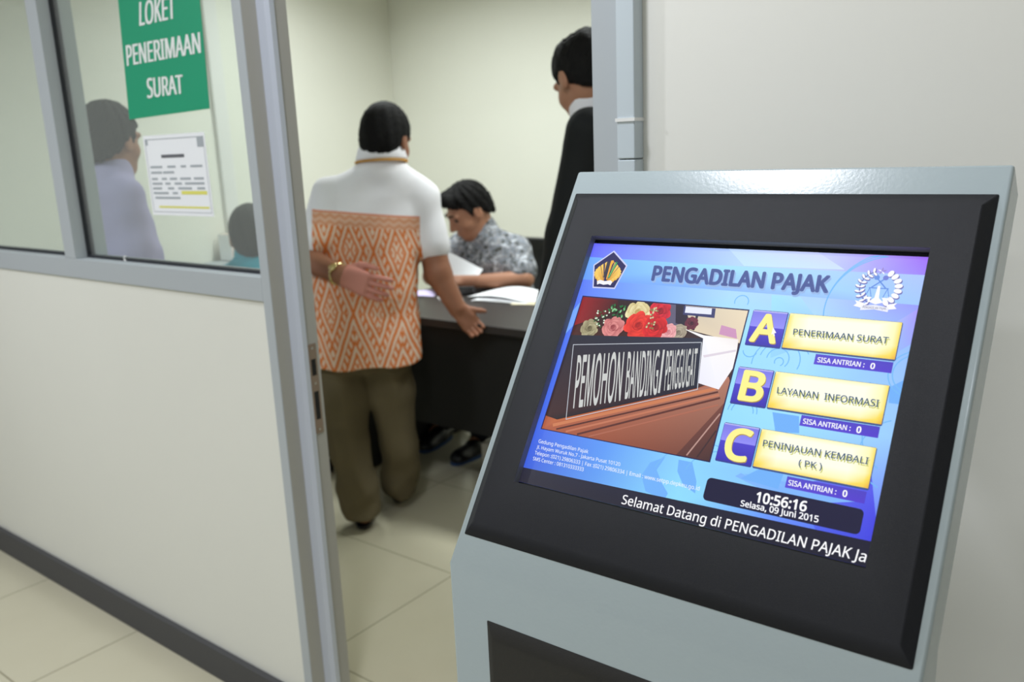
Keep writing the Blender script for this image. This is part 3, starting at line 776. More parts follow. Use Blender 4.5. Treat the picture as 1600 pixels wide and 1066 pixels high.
ar.poly([(0.6475, 0.290), (0.6475, 0.318), (0.6520, 0.313), (0.6555, 0.323), (0.6580, 0.321), (0.6545, 0.311), (0.6600, 0.310)], (250, 250, 255), 10)
ar.build('mouse_pointer', scr)
cl = Flat(4)
cl.poly(rr(0.5735, 0.838, 0.9710, 0.915, 0.012), (22, 20, 56), 4)
cl.text('10:56:16', [(0.7105, 0.8508), (0.839, 0.8490), (0.8398, 0.8805), (0.7120, 0.8845)], (252, 252, 255), 5, 0.03)
cl.text('Selasa, 09 Juni 2015', [(0.6751, 0.8883), (0.8722, 0.8853), (0.8735, 0.9055), (0.6764, 0.9076)], (250, 250, 255), 5, 0.022)
cl.build('clock_panel', scr)
ad = Flat(4)
for s, qd in (('Gedung Pengadilan Pajak', [(0.0252, 0.8284), (0.2015, 0.8301), (0.2026, 0.8432), (0.0267, 0.8423)]),
              ('Jl. Hayam Wuruk No.7 - Jakarta Pusat 10120', [(0.0251, 0.8520), (0.3121, 0.8512), (0.3140, 0.8640), (0.0262, 0.8650)]),
              ('Telepon :(021) 29806333 | Fax :(021) 29806334 | Email : www.setpp.depkeu.go.id', [(0.0243, 0.8745), (0.5582, 0.8745), (0.5593, 0.8880), (0.0263, 0.8880)]),
              ('SMS Center : 081310333333', [(0.0247, 0.8975), (0.2032, 0.8966), (0.2048, 0.9101), (0.0264, 0.9105)])):
    ad.text(s, qd, (240, 246, 255), 4, 0.004)
ad.build('address_lettering', scr)
tk_ = Flat(5)
tk_.text('Selamat Datang di PENGADILAN PAJAK Ja', [(0.3486, 0.9580), (0.9970, 0.9560), (0.9950, 0.9880), (0.3496, 0.9900)], (252, 252, 255), 5, 0.008)
tk_.build('ticker_lettering', scr)

# ------------------------------------------------------------------ signs on the glass
def wall_text(name, lines, m, parent, y, off, heavy=0.0):
    """letters lying on a sign; heavier strokes are the same letters laid over themselves a hair apart"""
    mb = MB()
    for s, q in lines:
        v, f = text_in_quad(s, q)
        for k, dx in enumerate((0, heavy, -heavy, heavy*2, -heavy*2) if heavy else (0,)):
            mb.add([(x+dx-off[0], y-k*0.00006-off[1], z-off[2]) for x, z in v], f)
    return mb.build(name, m, parent)
SY = GY-0.0012
sx0, sx1, sz0, sz1 = -2.196, -1.834, 1.560, 1.905
sg = MB().add([(-2.202, SY, 1.558), (-1.838, SY, 1.566), (-1.822, SY, 1.915), (-2.172, SY, 1.915), (-2.202, SY+0.001, 1.558), (-1.838, SY+0.001, 1.566), (-1.822, SY+0.001, 1.915), (-2.172, SY+0.001, 1.915)],
              [(0, 1, 2, 3), (7, 6, 5, 4), (0, 4, 5, 1), (1, 5, 6, 2), (2, 6, 7, 3), (3, 7, 4, 0)]).build('counter_sign', M['green'], None, (-2.02, SY, 1.56))
tag(sg, 'green sign with white capitals stuck high on the right window pane', 'sign')
for _l in ([('LOKET', [(-2.077, 1.832), (-1.925, 1.827), (-1.933, 1.778), (-2.091, 1.778)]), ('PENERIMAAN', [(-2.167, 1.739), (-1.842, 1.737), (-1.847, 1.692), (-2.174, 1.690)]),
                        ('SURAT', [(-2.090, 1.653), (-1.934, 1.650), (-1.938, 1.607), (-2.098, 1.606)])]):
    wall_text('lettering', [_l], M['sign_white'], sg, SY-0.0006, (-2.02, SY, 1.56), 0.0011)
nx0, nx1, nz0, nz1 = -2.148, -1.872, 1.312, 1.514
no = MB().box(nx0, nx1, SY, SY+0.0009, nz0, nz1).build('paper_notice', M['paper'], None, (-2.01, SY, 1.312))
tag(no, 'white printed paper notice taped on the window pane below the green sign', 'notice')
off = (-2.01, SY, 1.312)
def nb(mb, x0, x1, z0, z1): mb.add([(x0-off[0], -0.0005, z0-off[2]), (x1-off[0], -0.0005, z0-off[2]), (x1-off[0], -0.0005, z1-off[2]), (x0-off[0], -0.0005, z1-off[2])], [(0, 1, 2, 3)])
bd = MB()
for a in ((nx0+0.008, nx1-0.006, nz1-0.011, nz1-0.009), (nx0+0.008, nx1-0.006, nz0+0.008, nz0+0.0095), (nx0+0.008, nx0+0.0095, nz0+0.008, nz1-0.009), (nx1-0.0075, nx1-0.006, nz0+0.008, nz1-0.009), (nx1-0.034, nx1-0.008, nz1-0.034, nz1-0.011), (nx0+0.009, nx0+0.020, nz1-0.024, nz1-0.011)):
    nb(bd, *a)
bd.build('border', M['ink'], no)
hd = MB(); nb(hd, -2.072, -1.968, 1.457, 1.465); hd.build('heading', M['ink_dark'], no)
ln = MB()
rnd = random.Random(3)
for z, segs in ((1.432, [(0.0, .24), (.34, .5), (.6, .7), (.78, 1)]), (1.418, [(0, .22), (.24, .46)]), (1.402, [(0, .12), (.2, .3), (.36, .5), (.56, .76), (.82, 1)]), (1.390, [(0, .2), (.26, .36), (.44, .58), (.64, 1)]), (1.378, [(0, .18), (.3, .42), (.5, .76), (.86, 1)]), (1.366, [(0, .3), (.38, .48)]), (1.354, [(0.02, .52)])):
    for a, b in segs: nb(ln, -2.130+a*0.235, -2.130+b*0.235, z, z+0.0055)
ln.build('text_lines', M['ink'], no)
hl = MB(); nb(hl, -2.00, -1.888, 1.3655, 1.3745); nb(hl, -2.112, -1.886, 1.331, 1.336); hl.build('highlighted_lines', M['ink_yellow'], no)
sk = MB().box(-2.650, -2.592, SY, SY+0.0009, 1.192, 1.275).build('paper_sticker', M['paper'], None, (-2.62, SY, 1.192))
tag(sk, 'small white sticker with a red mark in the lower corner of the left window pane', 'sticker')
MB().add([(-0.014, -0.0005, 0.030), (0.004, -0.0005, 0.026), (0.006, -0.0005, 0.052), (-0.006, -0.0005, 0.060), (-0.016, -0.0005, 0.052)], [(0, 1, 2, 3, 4)]).build('red_mark', M['ink_red'], sk)
cp = MB().tube([(-2.300+0.006*math.cos(a), WY+0.030, ZS1+0.0085+0.006*math.sin(a)) for a in [math.radians(60+25*k) for k in range(10)]], 0.0024, 6).build('plastic_clip', M['white_plastic'], None, (-2.30, WY+0.030, ZS1))
tag(cp, 'tiny white plastic clip lying on the window sill rail under the green sign', 'clip')

# ------------------------------------------------------------------ desk and things on it
DZ = 0.775
dk = tag(empty('office_desk', (-2.2, 2.48, 0)), 'long dark office desk with black front panel between the two standing men and the clerk', 'desk')
def dbox(*a): 
    x0, x1, y0, y1, z0, z1 = a
    return MB().box(x0+2.2, x1+2.2, y0-2.48, y1-2.48, z0, z1)
dbox(-2.90, -1.68, 2.480, 3.22, DZ-0.032, DZ).build('desk_top', M['desk'], dk, bevel=0.003)
dbox(-2.87, -1.72, 2.525, 2.543, 0.30, DZ-0.032).build('modesty_panel', M['desk_black'], dk)
dbox(-1.72, -1.692, 2.52, 3.18, 0.0, DZ-0.032).build('side_panel', M['desk_black'], dk)
dbox(-2.900, -2.872, 2.52, 3.18, 0.0, DZ-0.032).build('side_panel', M['desk_black'], dk)
pd = tag(empty('drawer_pedestal', (-3.08, 2.74, 0)), 'black drawer pedestal half hidden behind the legs of the man in the orange batik shirt', 'drawer unit')
MB().box(-0.15, 0.15, -0.22, 0.22, 0.03, 0.60).build('cabinet', M['desk_black'], pd, bevel=0.004)
for i in range(3):
    dr = MB().box(-0.145, 0.145, -0.238, -0.2205, 0.05+i*0.185, 0.225+i*0.185).build('drawer', M['desk_black'], pd, bevel=0.003)
    MB().box(-0.05, 0.05, -0.250, -0.239, 0.17+i*0.185, 0.182+i*0.185).build('handle', M['chrome'], dr)
for sx in (-0.12, 0.12):
    for sy in (-0.18, 0.18):
        MB().box(sx-0.02, sx+0.02, sy-0.02, sy+0.02, 0, 0.03).build('foot', M['desk_black'], pd)

def sheet(name, quad, m, label, cat, thick=0.0012, curl=0.0, n=8, group=None):
    """a thin sheet over a quad of points A B C D"""
    A, B, C, D = (Vector(p) for p in quad)
    nrm = (B-A).cross(D-A).normalized()
    base = (A+B+C+D)/4
    v = []; f = []
    for s in (0, 1):
        for j in range(n+1):
            for i in range(n+1):
                u, t = i/n, j/n
                p = (A*(1-u)+B*u)*(1-t)+(D*(1-u)+C*u)*t
                v.append(p+nrm*(curl*math.sin(math.pi*u)*(0.6+0.4*t)+s*thick)-base)
    N = (n+1)**2
    for j in range(n):
        for i in range(n):
            a = j*(n+1)+i
            f.append((a, a+n+1, a+n+2, a+1)); f.append((N+a, N+a+1, N+a+n+2, N+a+n+1))
    for i in range(n):
        f.append((i, i+1, N+i+1, N+i)); a = n*(n+1)+i; f.append((a, N+a, N+a+1, a+1))
        a = i*(n+1); f.append((a, N+a, N+a+n+1, a+n+1)); a = i*(n+1)+n; f.append((a, a+n+1, N+a+n+1, N+a))
    o = MB().add(v, f).build(name, m, None, None); o.location = base
    return tag(o, label, cat, group)
rnd = random.Random(11)
def paper_at(c, ang, w, d, z, m, label, n_, group=None, name='paper_sheet', curl=0.004):
    ca, sa = math.cos(ang), math.sin(ang)
    P = lambda x, y: (c[0]+x*ca-y*sa, c[1]+x*sa+y*ca, z)
    return sheet(name, [P(-w/2, -d/2), P(w/2, -d/2), P(w/2, d/2), P(-w/2, d/2)], m, label, 'paper', 0.0014, curl, 8, group)
paper_at((-2.345, 2.985), 0.15, 0.30, 0.21, DZ+0.0006, M['paper'], 'lowest white sheet of the loose stack lying on the desk by the clerk\'s elbow', 0)
paper_at((-2.350, 3.000), 0.32, 0.30, 0.21, DZ+0.0040, M['paper'], 'turned white sheet in the middle of the loose stack on the desk', 1)
paper_at((-2.385, 3.010), 0.05, 0.30, 0.21, DZ+0.0075, M['paper'], 'topmost white sheet of the loose stack on the desk, curling up', 2, curl=0.022)
paper_at((-2.235, 2.955), 0.4, 0.11, 0.16, DZ+0.0006, M['cream_paper'], 'cream envelope on the desk beside the stack of white papers', 3, name='envelope', curl=0.001)
paper_at((-2.800, 2.900), 0.5, 0.13, 0.15, DZ+0.0006, M['lilac_paper'], 'small lilac paper slip on the desk behind the hip of the standing batik man', 4, name='paper_slip', curl=0.006)
paper_at((-2.600, 2.860), 0.9, 0.10, 0.14, DZ+0.0006, M['paper'], 'small white paper on the desk under the clerk\'s hands', 5, curl=0.006)
st_ = MB().box(-0.05, 0.05, -0.018, 0.018, 0, 0.03).build('stapler', M['leather'], None, None, bevel=0.006); st_.location = (-2.60, 2.965, DZ); st_.rotation_euler = (0, 0, 0.4)
tag(st_, 'small black stapler on the desk under the clerk\'s forearm', 'stapler')
MB().box(-0.052, 0.045, -0.014, 0.014, 0.0305, 0.04).build('arm', M['leather'], st_, bevel=0.003)
sheet('document', [(-2.748, 2.930, 0.862), (-2.566, 3.030, 0.862), (-2.566, 3.062, 0.884), (-2.712, 2.978, 0.976)], M['paper'], 'white document held up slantwise in the seated clerk\'s hand', 'document', 0.001, 0.012)
cb = MB().box(-0.07, 0.07, -0.06, 0.06, 0, 0.13).build('carton_box', M['card'], None, None, bevel=0.004); cb.location = (-2.36, 2.88, 0); cb.rotation_euler = (0, 0, 0.2)
tag(cb, 'small pale carton box on the floor under the desk beside the clerk\'s shoes', 'box')
MB().box(-0.071, 0.071, -0.02, 0.02, 0.1302, 0.1308).build('tape', M['white_plastic'], cb)

# ------------------------------------------------------------------ office chairs
def office_chair(loc, rz, label, back_h=1.05, seat_h=0.46):
    t = tag(empty('office_chair', loc, rz), label, 'chair')
    MB().box(-0.24, 0.24, -0.24, 0.24, seat_h-0.07, seat_h).build('seat', M['leather'], t, bevel=0.03, seg=4)
    b = MB(); n = 10; v = []; f = []
    for s in (0, 1):
        for j in range(n+1):
            for i in range(n+1):
                x = -0.235+0.47*i/n; z = seat_h+0.10+(back_h-seat_h-0.10)*j/n
                y = -0.27+0.03*(abs(x)/0.235)**2-0.05*math.sin(math.pi*(j/n)*0.9)-(0.055 if s else 0)
                v.append((x, y, z))
    N = (n+1)**2
    for j in range(n):
        for i in range(n):
            a = j*(n+1)+i; f.append((a, a+1, a+n+2, a+n+1)); f.append((N+a, N+a+n+1, N+a+n+2, N+a+1))
    for i in range(n):
        f.append((i, N+i, N+i+1, i+1)); a = n*(n+1)+i; f.append((a, a+1, N+a+1, N+a)); a = i*(n+1); f.append((a, a+n+1, N+a+n+1, N+a)); a = i*(n+1)+n; f.append((a, N+a, N+a+n+1, a+n+1))
    b.add(v, f).build('backrest', M['leather'], t, bevel=0.012, seg=3)
    for s in (-1, 1):
        MB().tube([(s*0.25, -0.22, seat_h+0.20), (s*0.27, -0.05, seat_h+0.21), (s*0.27, 0.10, seat_h+0.20), (s*0.26, 0.12, seat_h+0.10), (s*0.235, 0.08, seat_h-0.04)], 0.016, 10).build('armrest', M['leather'], t, smooth=True)
        MB().lathe([(0.012, -0.006), (0.016, 0.0), (0.012, 0.006)], (s*0.21, -0.345, back_h-0.06), 14).build('stud', M['chrome'], t)
    MB().tube([(0, 0, 0.10), (0, 0, 0.25), (0, 0, seat_h-0.07)], [0.03, 0.026, 0.026], 14).build('gas_lift', M['leather'], t, smooth=True)
    MB().tube([(0, -0.2, seat_h-0.05), (0, -0.30, seat_h-0.02), (0, -0.325, seat_h+0.16)], 0.022, 10).build('back_bracket', M['leather'], t, smooth=True)
    for k in range(5):
        a = 2*math.pi*k/5+math.pi/2+0.15; c, s = math.cos(a), math.sin(a)
        L = MB().tube([(0.02*c, 0.02*s, 0.12), (0.17*c, 0.17*s, 0.095), (0.31*c, 0.31*s, 0.07)], [0.028, 0.022, 0.016], 10).build('leg', M['leather'], t, smooth=True)
        MB().tube([(0.31*c-0.018*s, 0.31*s+0.018*c, 0.036), (0.31*c+0.018*s, 0.31*s-0.018*c, 0.036)], 0.035, 14).build('caster', M['leather'], L, smooth=True)
    return t
office_chair((-2.66, 3.36, 0), math.pi-0.12, 'black office chair behind the desk holding the seated clerk', 0.96)
office_chair((-3.07, 2.09, 0), 0.93, 'black office chair seating the person in teal, seen past the door post', 0.92)

fc = tag(empty('filing_cabinet', (-4.13, 2.98, 0)), 'low grey filing cabinet against the left wall, hidden below the window sill', 'cabinet')
MB().box(-0.26, 0.26, -0.24, 0.24, 0.02, 0.86).build('body', M['alu'], fc, bevel=0.004)
for i in range(3):
    dr = MB().box(0.2605, 0.276, -0.225, 0.225, 0.05+i*0.27, 0.30+i*0.27).build('drawer', M['alu'], fc, bevel=0.003)
    MB().box(0.277, 0.290, -0.06, 0.06, 0.20+i*0.27, 0.215+i*0.27).build('handle', M['chrome'], dr)
M['pinkish'] = mat('pinkish_card', rgb(206, 186, 176), 0.7)
bx = MB().box(-0.06, 0.06, -0.09, 0.09, 0, 0.15).build('box_file', M['pinkish'], None, None, bevel=0.002); bx.location = (-4.315, 2.955, 0.862)
tag(bx, 'pale pinkish box file standing behind the person in teal', 'box file')
MB().box(-0.058, 0.0605, -0.0925, -0.0903, 0.002, 0.15).build('spine', M['paper'], bx)

# ------------------------------------------------------------------ people
def frame_of(fwd, pitch_deg, roll_deg=0.0):
    f = unit([fwd[0], fwd[1], 0]); r = np.array([f[1], -f[0], 0.0]); u = np.array([0, 0, 1.0])
    p = math.radians(pitch_deg); f2 = f*math.cos(p)+u*math.sin(p); u2 = u*math.cos(p)-f*math.sin(p)
    q = math.radians(roll_deg); r2 = r*math.cos(q)+u2*math.sin(q); u3 = u2*math.cos(q)-r*math.sin(q)
    return np.array([r2, f2, u3])
class Head:
    def __init__(self, c, fwd, pitch, sc=1.0, roll=0.0):
        self.c = np.asarray(c, float); self.M = frame_of(fwd, pitch, roll); self.s = sc
    def p(self, x, y, z): return self.c+self.s*(np.array([x, y, z])@self.M)
    def r(self, *a): return tuple(self.s*x for x in a)
    def skin(self, S, neck, neck_r=0.058):
        p, r, M_, s = self.p, self.r, self.M, self.s
        S.ell(p(0, -.010, .020), r(.074, .094, .093), M_, 0.0)
        S.ell(p(0, .030, -.040), r(.061, .062, .086), M_, 0.03*s)
        S.ell(p(0, .052, -.096), r(.036, .034, .024), M_, 0.025*s)
        for x in (-1, 1):
            S.ell(p(x*.045, .045, -.035), r(.020, .028, .022), M_, 0.02*s)      # cheekbones
            S.cone(p(x*.048, .074, .020), p(x*.012, .086, .018), .011*s, .010*s, 0.012*s)
        for x in (-1, 1):
            S.ell(p(x*.032, .100, .000), r(.017, .018, .012), M_, 0.010*s, 's')
        S.cone(p(0, .088, .008), p(0, .108, -.034), .009*s, .012*s, 0.010*s)
        for x in (-1, 1): S.ell(p(x*.012, .098, -.037), r(.009, .010, .008), M_, 0.006*s)
        S.ell(p(0, .089, -.064), r(.024, .010, .0055), M_, 0.006*s)
        S.ell(p(0, .086, -.076), r(.021, .011, .0065), M_, 0.005*s)
        for x in (-1, 1):
            S.ell(p(x*.079, -.012, -.012), r(.009, .020, .032), M_, 0.006*s)
            S.ell(p(x*.090, -.006, -.010), r(.006, .010, .018), M_, 0.006*s, 's')
        S.cone(p(0, -.022, -.050), neck, neck_r*s*.95, neck_r*1.05, 0.03)
        return S
    def hair(self, t=0.012, line=(.070, .066, -.075, -.085), fringe=0.0, bald=0.0, spike=0.0):
        """t: thickness; line: y,z of the hairline at brow and at nape"""
        p, r, M_, s = self.p, self.r, self.M, self.s
        H = Sdf()
        H.ell(p(0, -.012, .024), r(.076+t*.8, .094+t, .093+t*1.15), M_, 0.0)
        H.ell(p(0, -.055, -.030), r(.060+t*.7, .048+t*.6, .070), M_, 0.03*s)
        if fringe:
            H.ell(p(0, .060, .082), r(.062, .040, .026+fringe), M_, 0.03*s)
        y1, z1, y0, z0 = line
        d = np.array([y1-y0, z1-z0]); nrm = unit([d[1], -d[0]])       # pointing forward and down
        nw = np.array([0, nrm[0], nrm[1]])@M_
        H.keep(nw, p(0, y1, z1), 0.012*s)
        for x in (-1, 1):
            H.cone(p(x*.074, .012, .014), p(x*.074, .014, -.006), .011*s, .006*s, 0.012*s)
        if bald: H.ell(p(-.040, -.050, .112), r(.034*bald, .040*bald, .030), M_, 0.015*s, 's')
        c = self.c; am = 0.0022+spike
        def wv(P):
            q = (P-c)@M_.T
            a = np.arctan2(q[..., 0], q[..., 1]+.02)
            return am*(np.sin(a*23+q[..., 2]*120)*np.sin(q[..., 2]*150+a*9)+0.6*np.sin(q[..., 0]*310+q[..., 1]*190)*np.sin(q[..., 1]*260+q[..., 2]*170))
        H.wave(wv)
        return H
    def features(self, base, parent, brow=True):
        s = self.s
        for x in (-1, 1):
            c = self.p(x*.032, .0745, -.001)-base
            e = MB().lathe([(0.0115*s*math.sin(math.pi*k/10)+1e-4, -0.0115*s*math.cos(math.pi*k/10)) for k in range(11)], tuple(c), 14).build('eye', M['eye'], parent, smooth=True)
            if brow:
                pts = [tuple(self.p(x*(.014+.036*k/5), .0975-.020*(k/5)**2, .024+.006*math.sin(math.pi*k/5)) - base) for k in range(6)]
                MB().tube(pts, [0.002*s, .0038*s, .004*s, .0038*s, .003*s, .0015*s], 8).build('eyebrow', M['hair'], parent, smooth=True)
def hand(S, w, d, s, curl, thumb, sc=1.0, spread=0.0):
    """w wrist; d towards the knuckles; s towards the thumb side; palm side is the third axis"""
    w = np.asarray(w, float); d = unit(d); s = np.asarray(s, float); s = unit(s-d*(s@d)); n = np.cross(d, s)*thumb[1]
    P = lambda a, b, c=0.0: w+sc*(d*a+s*b+n*c)
    bs = (.029, .010, -.009, -.027); Ls = (.070, .078, .072, .058)
    for b in bs: S.cone(P(.005, b*.55), P(.084, b), .0165*sc, .0125*sc, 0.012)
    S.cone(P(.02, .02, .006), P(.06, .026, .006), .015*sc, .012*sc, .012)
    for i, (b, L) in enumerate(zip(bs, Ls)):
        q = P(.086, b); ang = 0.0; rr_ = .0092*sc
        for j, fr in enumerate((.44, .31, .25)):
            ang += curl[i]*(0.7, 1.0, 0.8)[j]
            dr = unit(d*math.cos(ang)+n*math.sin(ang)+s*(spread*(1.5-i)*(1 if j == 0 else 0.6)))
            e = q+dr*L*fr*sc
            S.cone(q, e, rr_, rr_*.92, 0.003); q = e; rr_ *= .92
    tp = [P(*t) for t in thumb[0]]
    S.chain(tp, [.015*sc, .0115*sc, .0098*sc, .0085*sc][:len(tp)], 0.006)
def skin_person(S, base, label, m, h=0.0055):
    me = S.mesh('person', h, base)
    o = link('person', me, m, None, Vector(base), True)
    return tag(o, label, 'person')
def wear(name, S, h, base, m, parent):
    return link(name, S.mesh(name, h, base), m, parent, None, True)
def shoe(heel, fwd, base, parent, m=None, sole=None, L=0.27):
    h = np.array([heel[0], heel[1], 0.0]); f = unit([fwd[0], fwd[1], 0]); r = np.array([f[1], -f[0], 0])
    S = Sdf()
    S.cone(h+f*.045+[0, 0, .048], h+f*.11+[0, 0, .050], .040, .040, 0.0)
    S.cone(h+f*.11+[0, 0, .040], h+f*(L-.05)+[0, 0, .030], .044, .036, 0.02)
    S.ell(h+f*(L-.055)+[0, 0, .026], (.042, .052, .028), np.array([r, f, [0, 0, 1.0]]), 0.02)
    S.keep((0, 0, -1), (0, 0, .012), 0.004)
    o = wear('shoe', S, 0.006, base, m or M['shoe'], parent)
    q = MB(); n = 22; pts = []
    for k in range(n):
        a = 2*math.pi*k/n; y = L/2-.002+(L/2)*math.cos(a); x = (.041+.006*math.cos(a))*math.copysign(abs(math.sin(a))**.7, math.sin(a))
        pp = h+f*y+r*x-base; pts.append((pp[0], pp[1]))
    q.prism(pts, 2, 0.001, 0.014)
    q.build('sole', sole or M['shoe'], o)
    return o
def folds(c, amp, kx=38, kz=11, dirx=(0.7, 0.7)):
    c = np.asarray(c, float); dx = np.array([dirx[0], dirx[1], 0.0])
    def fn(P):
        q = P-c; a = q@dx; z = q[..., 2]; b = q[..., 0]*dx[1]-q[..., 1]*dx[0]
        return amp*(np.sin(a*kx+1.7*np.sin(z*kz)+b*9)*0.6+np.sin(z*kz*2.3+a*17+b*21)*0.5+0.35*np.sin(z*kz*4.7-a*29))
    return fn

# ---- batik cloth
def batik_material(base, r2, a0, zy):
    """orange diamonds under a white yoke; white sleeves"""
    m = mat('orange_batik_and_white_cotton', rgb(232, 230, 236), 0.85, spec=0.15, bump=(400, 0.15, 0.001))
    nt = m.node_tree; g = G(nt); b = nt.nodes['Principled BSDF']
    tc = nt.nodes.new('ShaderNodeTexCoord'); sp = nt.nodes.new('ShaderNodeSeparateXYZ')
    nt.links.new(tc.outputs['Object'], sp.inputs[0])
    a = g.m('SUBTRACT', g.m('ADD', g.m('MULTIPLY', sp.outputs[0], r2[0]), g.m('MULTIPLY', sp.outputs[1], r2[1])), a0)
    z = g.m('ADD', sp.outputs[2], g.m('MULTIPLY', a, 0.12))
    nz = nt.nodes.new('ShaderNodeTexNoise'); nz.inputs['Scale'].default_value = 9
    nt.links.new(tc.outputs['Object'], nz.inputs['Vector'])
    wob = g.m('MULTIPLY', g.m('SUBTRACT', nz.outputs['Fac'], 0.5), 0.016)
    a = g.m('ADD', a, wob)
    X = g.m('DIVIDE', g.m('SUBTRACT', a, -0.080), 0.172); Z = g.m('DIVIDE', g.m('SUBTRACT', z, 1.085), 0.46)
    def tri(v): return g.m('MULTIPLY', g.m('ABSOLUTE', g.m('SUBTRACT', g.m('FRACT', g.m('ADD', v, 0.5)), 0.5)), 2.0)
    tx, tz = tri(X), tri(Z)
    d = g.m('ADD', tx, tz)
    e = g.m('SUBTRACT', 1.0, g.m('ABSOLUTE', g.m('SUBTRACT', d, 1.0)))       # 0 in diamond centres, 1 on their borders
    stripe = g.m('GREATER_THAN', g.m('FRACT', g.m('ADD', g.m('MULTIPLY', e, 4.6), 0.2)), 0.50)
    # key pattern inside one band
    key = g.m('GREATER_THAN', g.m('SINE', g.m('MULTIPLY', g.m('ADD', g.m('MULTIPLY', g.m('SUBTRACT', tx, tz), 1.0), 0.0), 26.0)), 0.0)
    band = g.m('MULTIPLY', g.m('GREATER_THAN', e, 0.60), g.m('LESS_THAN', e, 0.78))
    pat = g.m('ADD', g.m('MULTIPLY', stripe, g.m('SUBTRACT', 1.0, band)), g.m('MULTIPLY', key, band))
    # star in the centres
    star = g.m('GREATER_THAN', g.m('SINE', g.m('MULTIPLY', g.m('SUBTRACT', tx, tz), 38.0)), 0.1)
    inn = g.m('LESS_THAN', e, 0.26)
    pat = g.m('ADD', g.m('MULTIPLY', pat, g.m('SUBTRACT', 1.0, inn)), g.m('MULTIPLY', star, inn))
    # fine crosshatch breaks the lines up a little
    fine = g.m('GREATER_THAN', g.m('MULTIPLY', g.m('SINE', g.m('MULTIPLY', a, 520.0)), g.m('SINE', g.m('MULTIPLY', z, 480.0))), 0.45)
    pat = g.m('MULTIPLY', pat, g.m('SUBTRACT', 1.0, g.m('MULTIPLY', fine, 0.45)))
    col = g.mix(pat, rgb(232, 206, 184), rgb(222, 116, 40))
    # paler zigzag border under the yoke
    zz = g.m('GREATER_THAN', g.m('FRACT', g.m('ADD', g.m('MULTIPLY', tri(g.m('DIVIDE', a, 0.036)), 0.5), g.m('MULTIPLY', z, 42.0))), 0.5)
    top = g.mix(zz, rgb(228, 184, 158), rgb(222, 160, 126))
    col = g.mix(g.m('GREATER_THAN', z, zy-0.052), col, top)
    col = g.mix(g.m('GREATER_THAN', z, zy-0.006), col, rgb(226, 140, 108))
    yoke = g.m('GREATER_THAN', z, zy)
    sleeve = g.m('MULTIPLY', g.m('GREATER_THAN', z, 0.99), g.m('GREATER_THAN', g.m('ABSOLUTE', g.m('SUBTRACT', a, -0.012)), 0.198))
    col = g.mix(g.m('MAXIMUM', yoke, sleeve), col, rgb(243, 242, 247))
    nt.links.new(col, b.inputs['Base Color'])
    return m
def grey_batik():
    m = mat('grey_white_batik_cotton', rgb(150, 150, 150), 0.85, spec=0.15)
    nt = m.node_tree; b = nt.nodes['Principled BSDF']
    tc = nt.nodes.new('ShaderNodeTexCoord')
    n = nt.nodes.new('ShaderNodeTexNoise'); n.inputs['Scale'].default_value = 34; n.inputs['Detail'].default_value = 4; n.inputs['Distortion'].default_value = 2.2
    v = nt.nodes.new('ShaderNodeTexVoronoi'); v.inputs['Scale'].default_value = 30
    nt.links.new(tc.outputs['Object'], n.inputs['Vector']); nt.links.new(tc.outputs['Object'], v.inputs['Vector'])
    g = G(nt)
    f = g.m('ADD', g.m('MULTIPLY', n.outputs['Fac'], 0.75), g.m('MULTIPLY', v.outputs['Distance'], 0.35))
    cr = nt.nodes.new('ShaderNodeValToRGB'); nt.links.new(f, cr.inputs[0])
    e = cr.color_ramp.elements; e[0].position = 0.34; e[0].color = rgb(50, 52, 52); e[1].position = 0.70; e[1].color = rgb(200, 206, 216)
    x = e.new(0.46); x.color = rgb(104, 104, 100); x = e.new(0.52); x.color = rgb(146, 156, 172); x = e.new(0.58); x.color = rgb(124, 120, 118)
    nt.links.new(cr.outputs[0], b.inputs['Base Color'])
    return m
M['grey_batik'] = grey_batik()

# ---- the man in the orange batik shirt, back to us
F1, R1 = np.array([-.69, .72, 0]), np.array([.72, .69, 0])
B1 = np.array([-2.46, 2.22, 0.0])
h1 = Head((-2.450, 2.385, 1.490), (-.30, .95), -16, 1.06)
shL, shR = np.array((-2.588, 2.197, 1.292)), np.array((-2.340, 2.434, 1.272))
elL, wrL = np.array((-2.556, 2.050, 1.060)), np.array((-2.370, 2.030, 1.020))
elR, wrR = np.array((-2.268, 2.432, 0.975)), np.array((-2.200, 2.455, 0.838))
hipL, hipR = np.array((-2.545, 2.150, 0.80)), np.array((-2.425, 2.265, 0.80))
legL = [(-2.548, 2.148, .70), (-2.530, 2.130, .52), (-2.498, 2.112, .32), (-2.457, 2.100, .164), (-2.430, 2.098, .06)]
legR = [(-2.425, 2.270, .70), (-2.424, 2.290, .52), (-2.425, 2.307, .28), (-2.450, 2.318, .12), (-2.478, 2.335, .06)]
secs1 = [(.640, -2.452, 2.200, .214, .150), (.81, -2.464, 2.212, .205, .145), (.935, -2.470, 2.232, .202, .142), (1.055, -2.474, 2.262, .202, .132), (1.20, -2.468, 2.296, .206, .118), (1.28, -2.462, 2.316, .190, .100), (1.34, -2.452, 2.335, .135, .082), (1.385, -2.448, 2.345, .085, .072)]
S = Sdf()
h1.skin(S, np.array((-2.448, 2.345, 1.385)))
S.loft([(z, x, y, a-.022, b-.022) for z, x, y, a, b in secs1[1:]], R1, 0.03)
S.cone(shL, shR, .045, .045, .04)
S.chain([shL, elL, wrL], [.052, .048, .033], .015); S.chain([shR, elR, wrR], [.054, .053, .035], .015)
S.chain([np.array(p) for p in [hipL]+legL], [.09, .08, .07, .055, .045, .04], .03); S.chain([np.array(p) for p in [hipR]+legR], [.09, .08, .07, .055, .045, .04], .03)
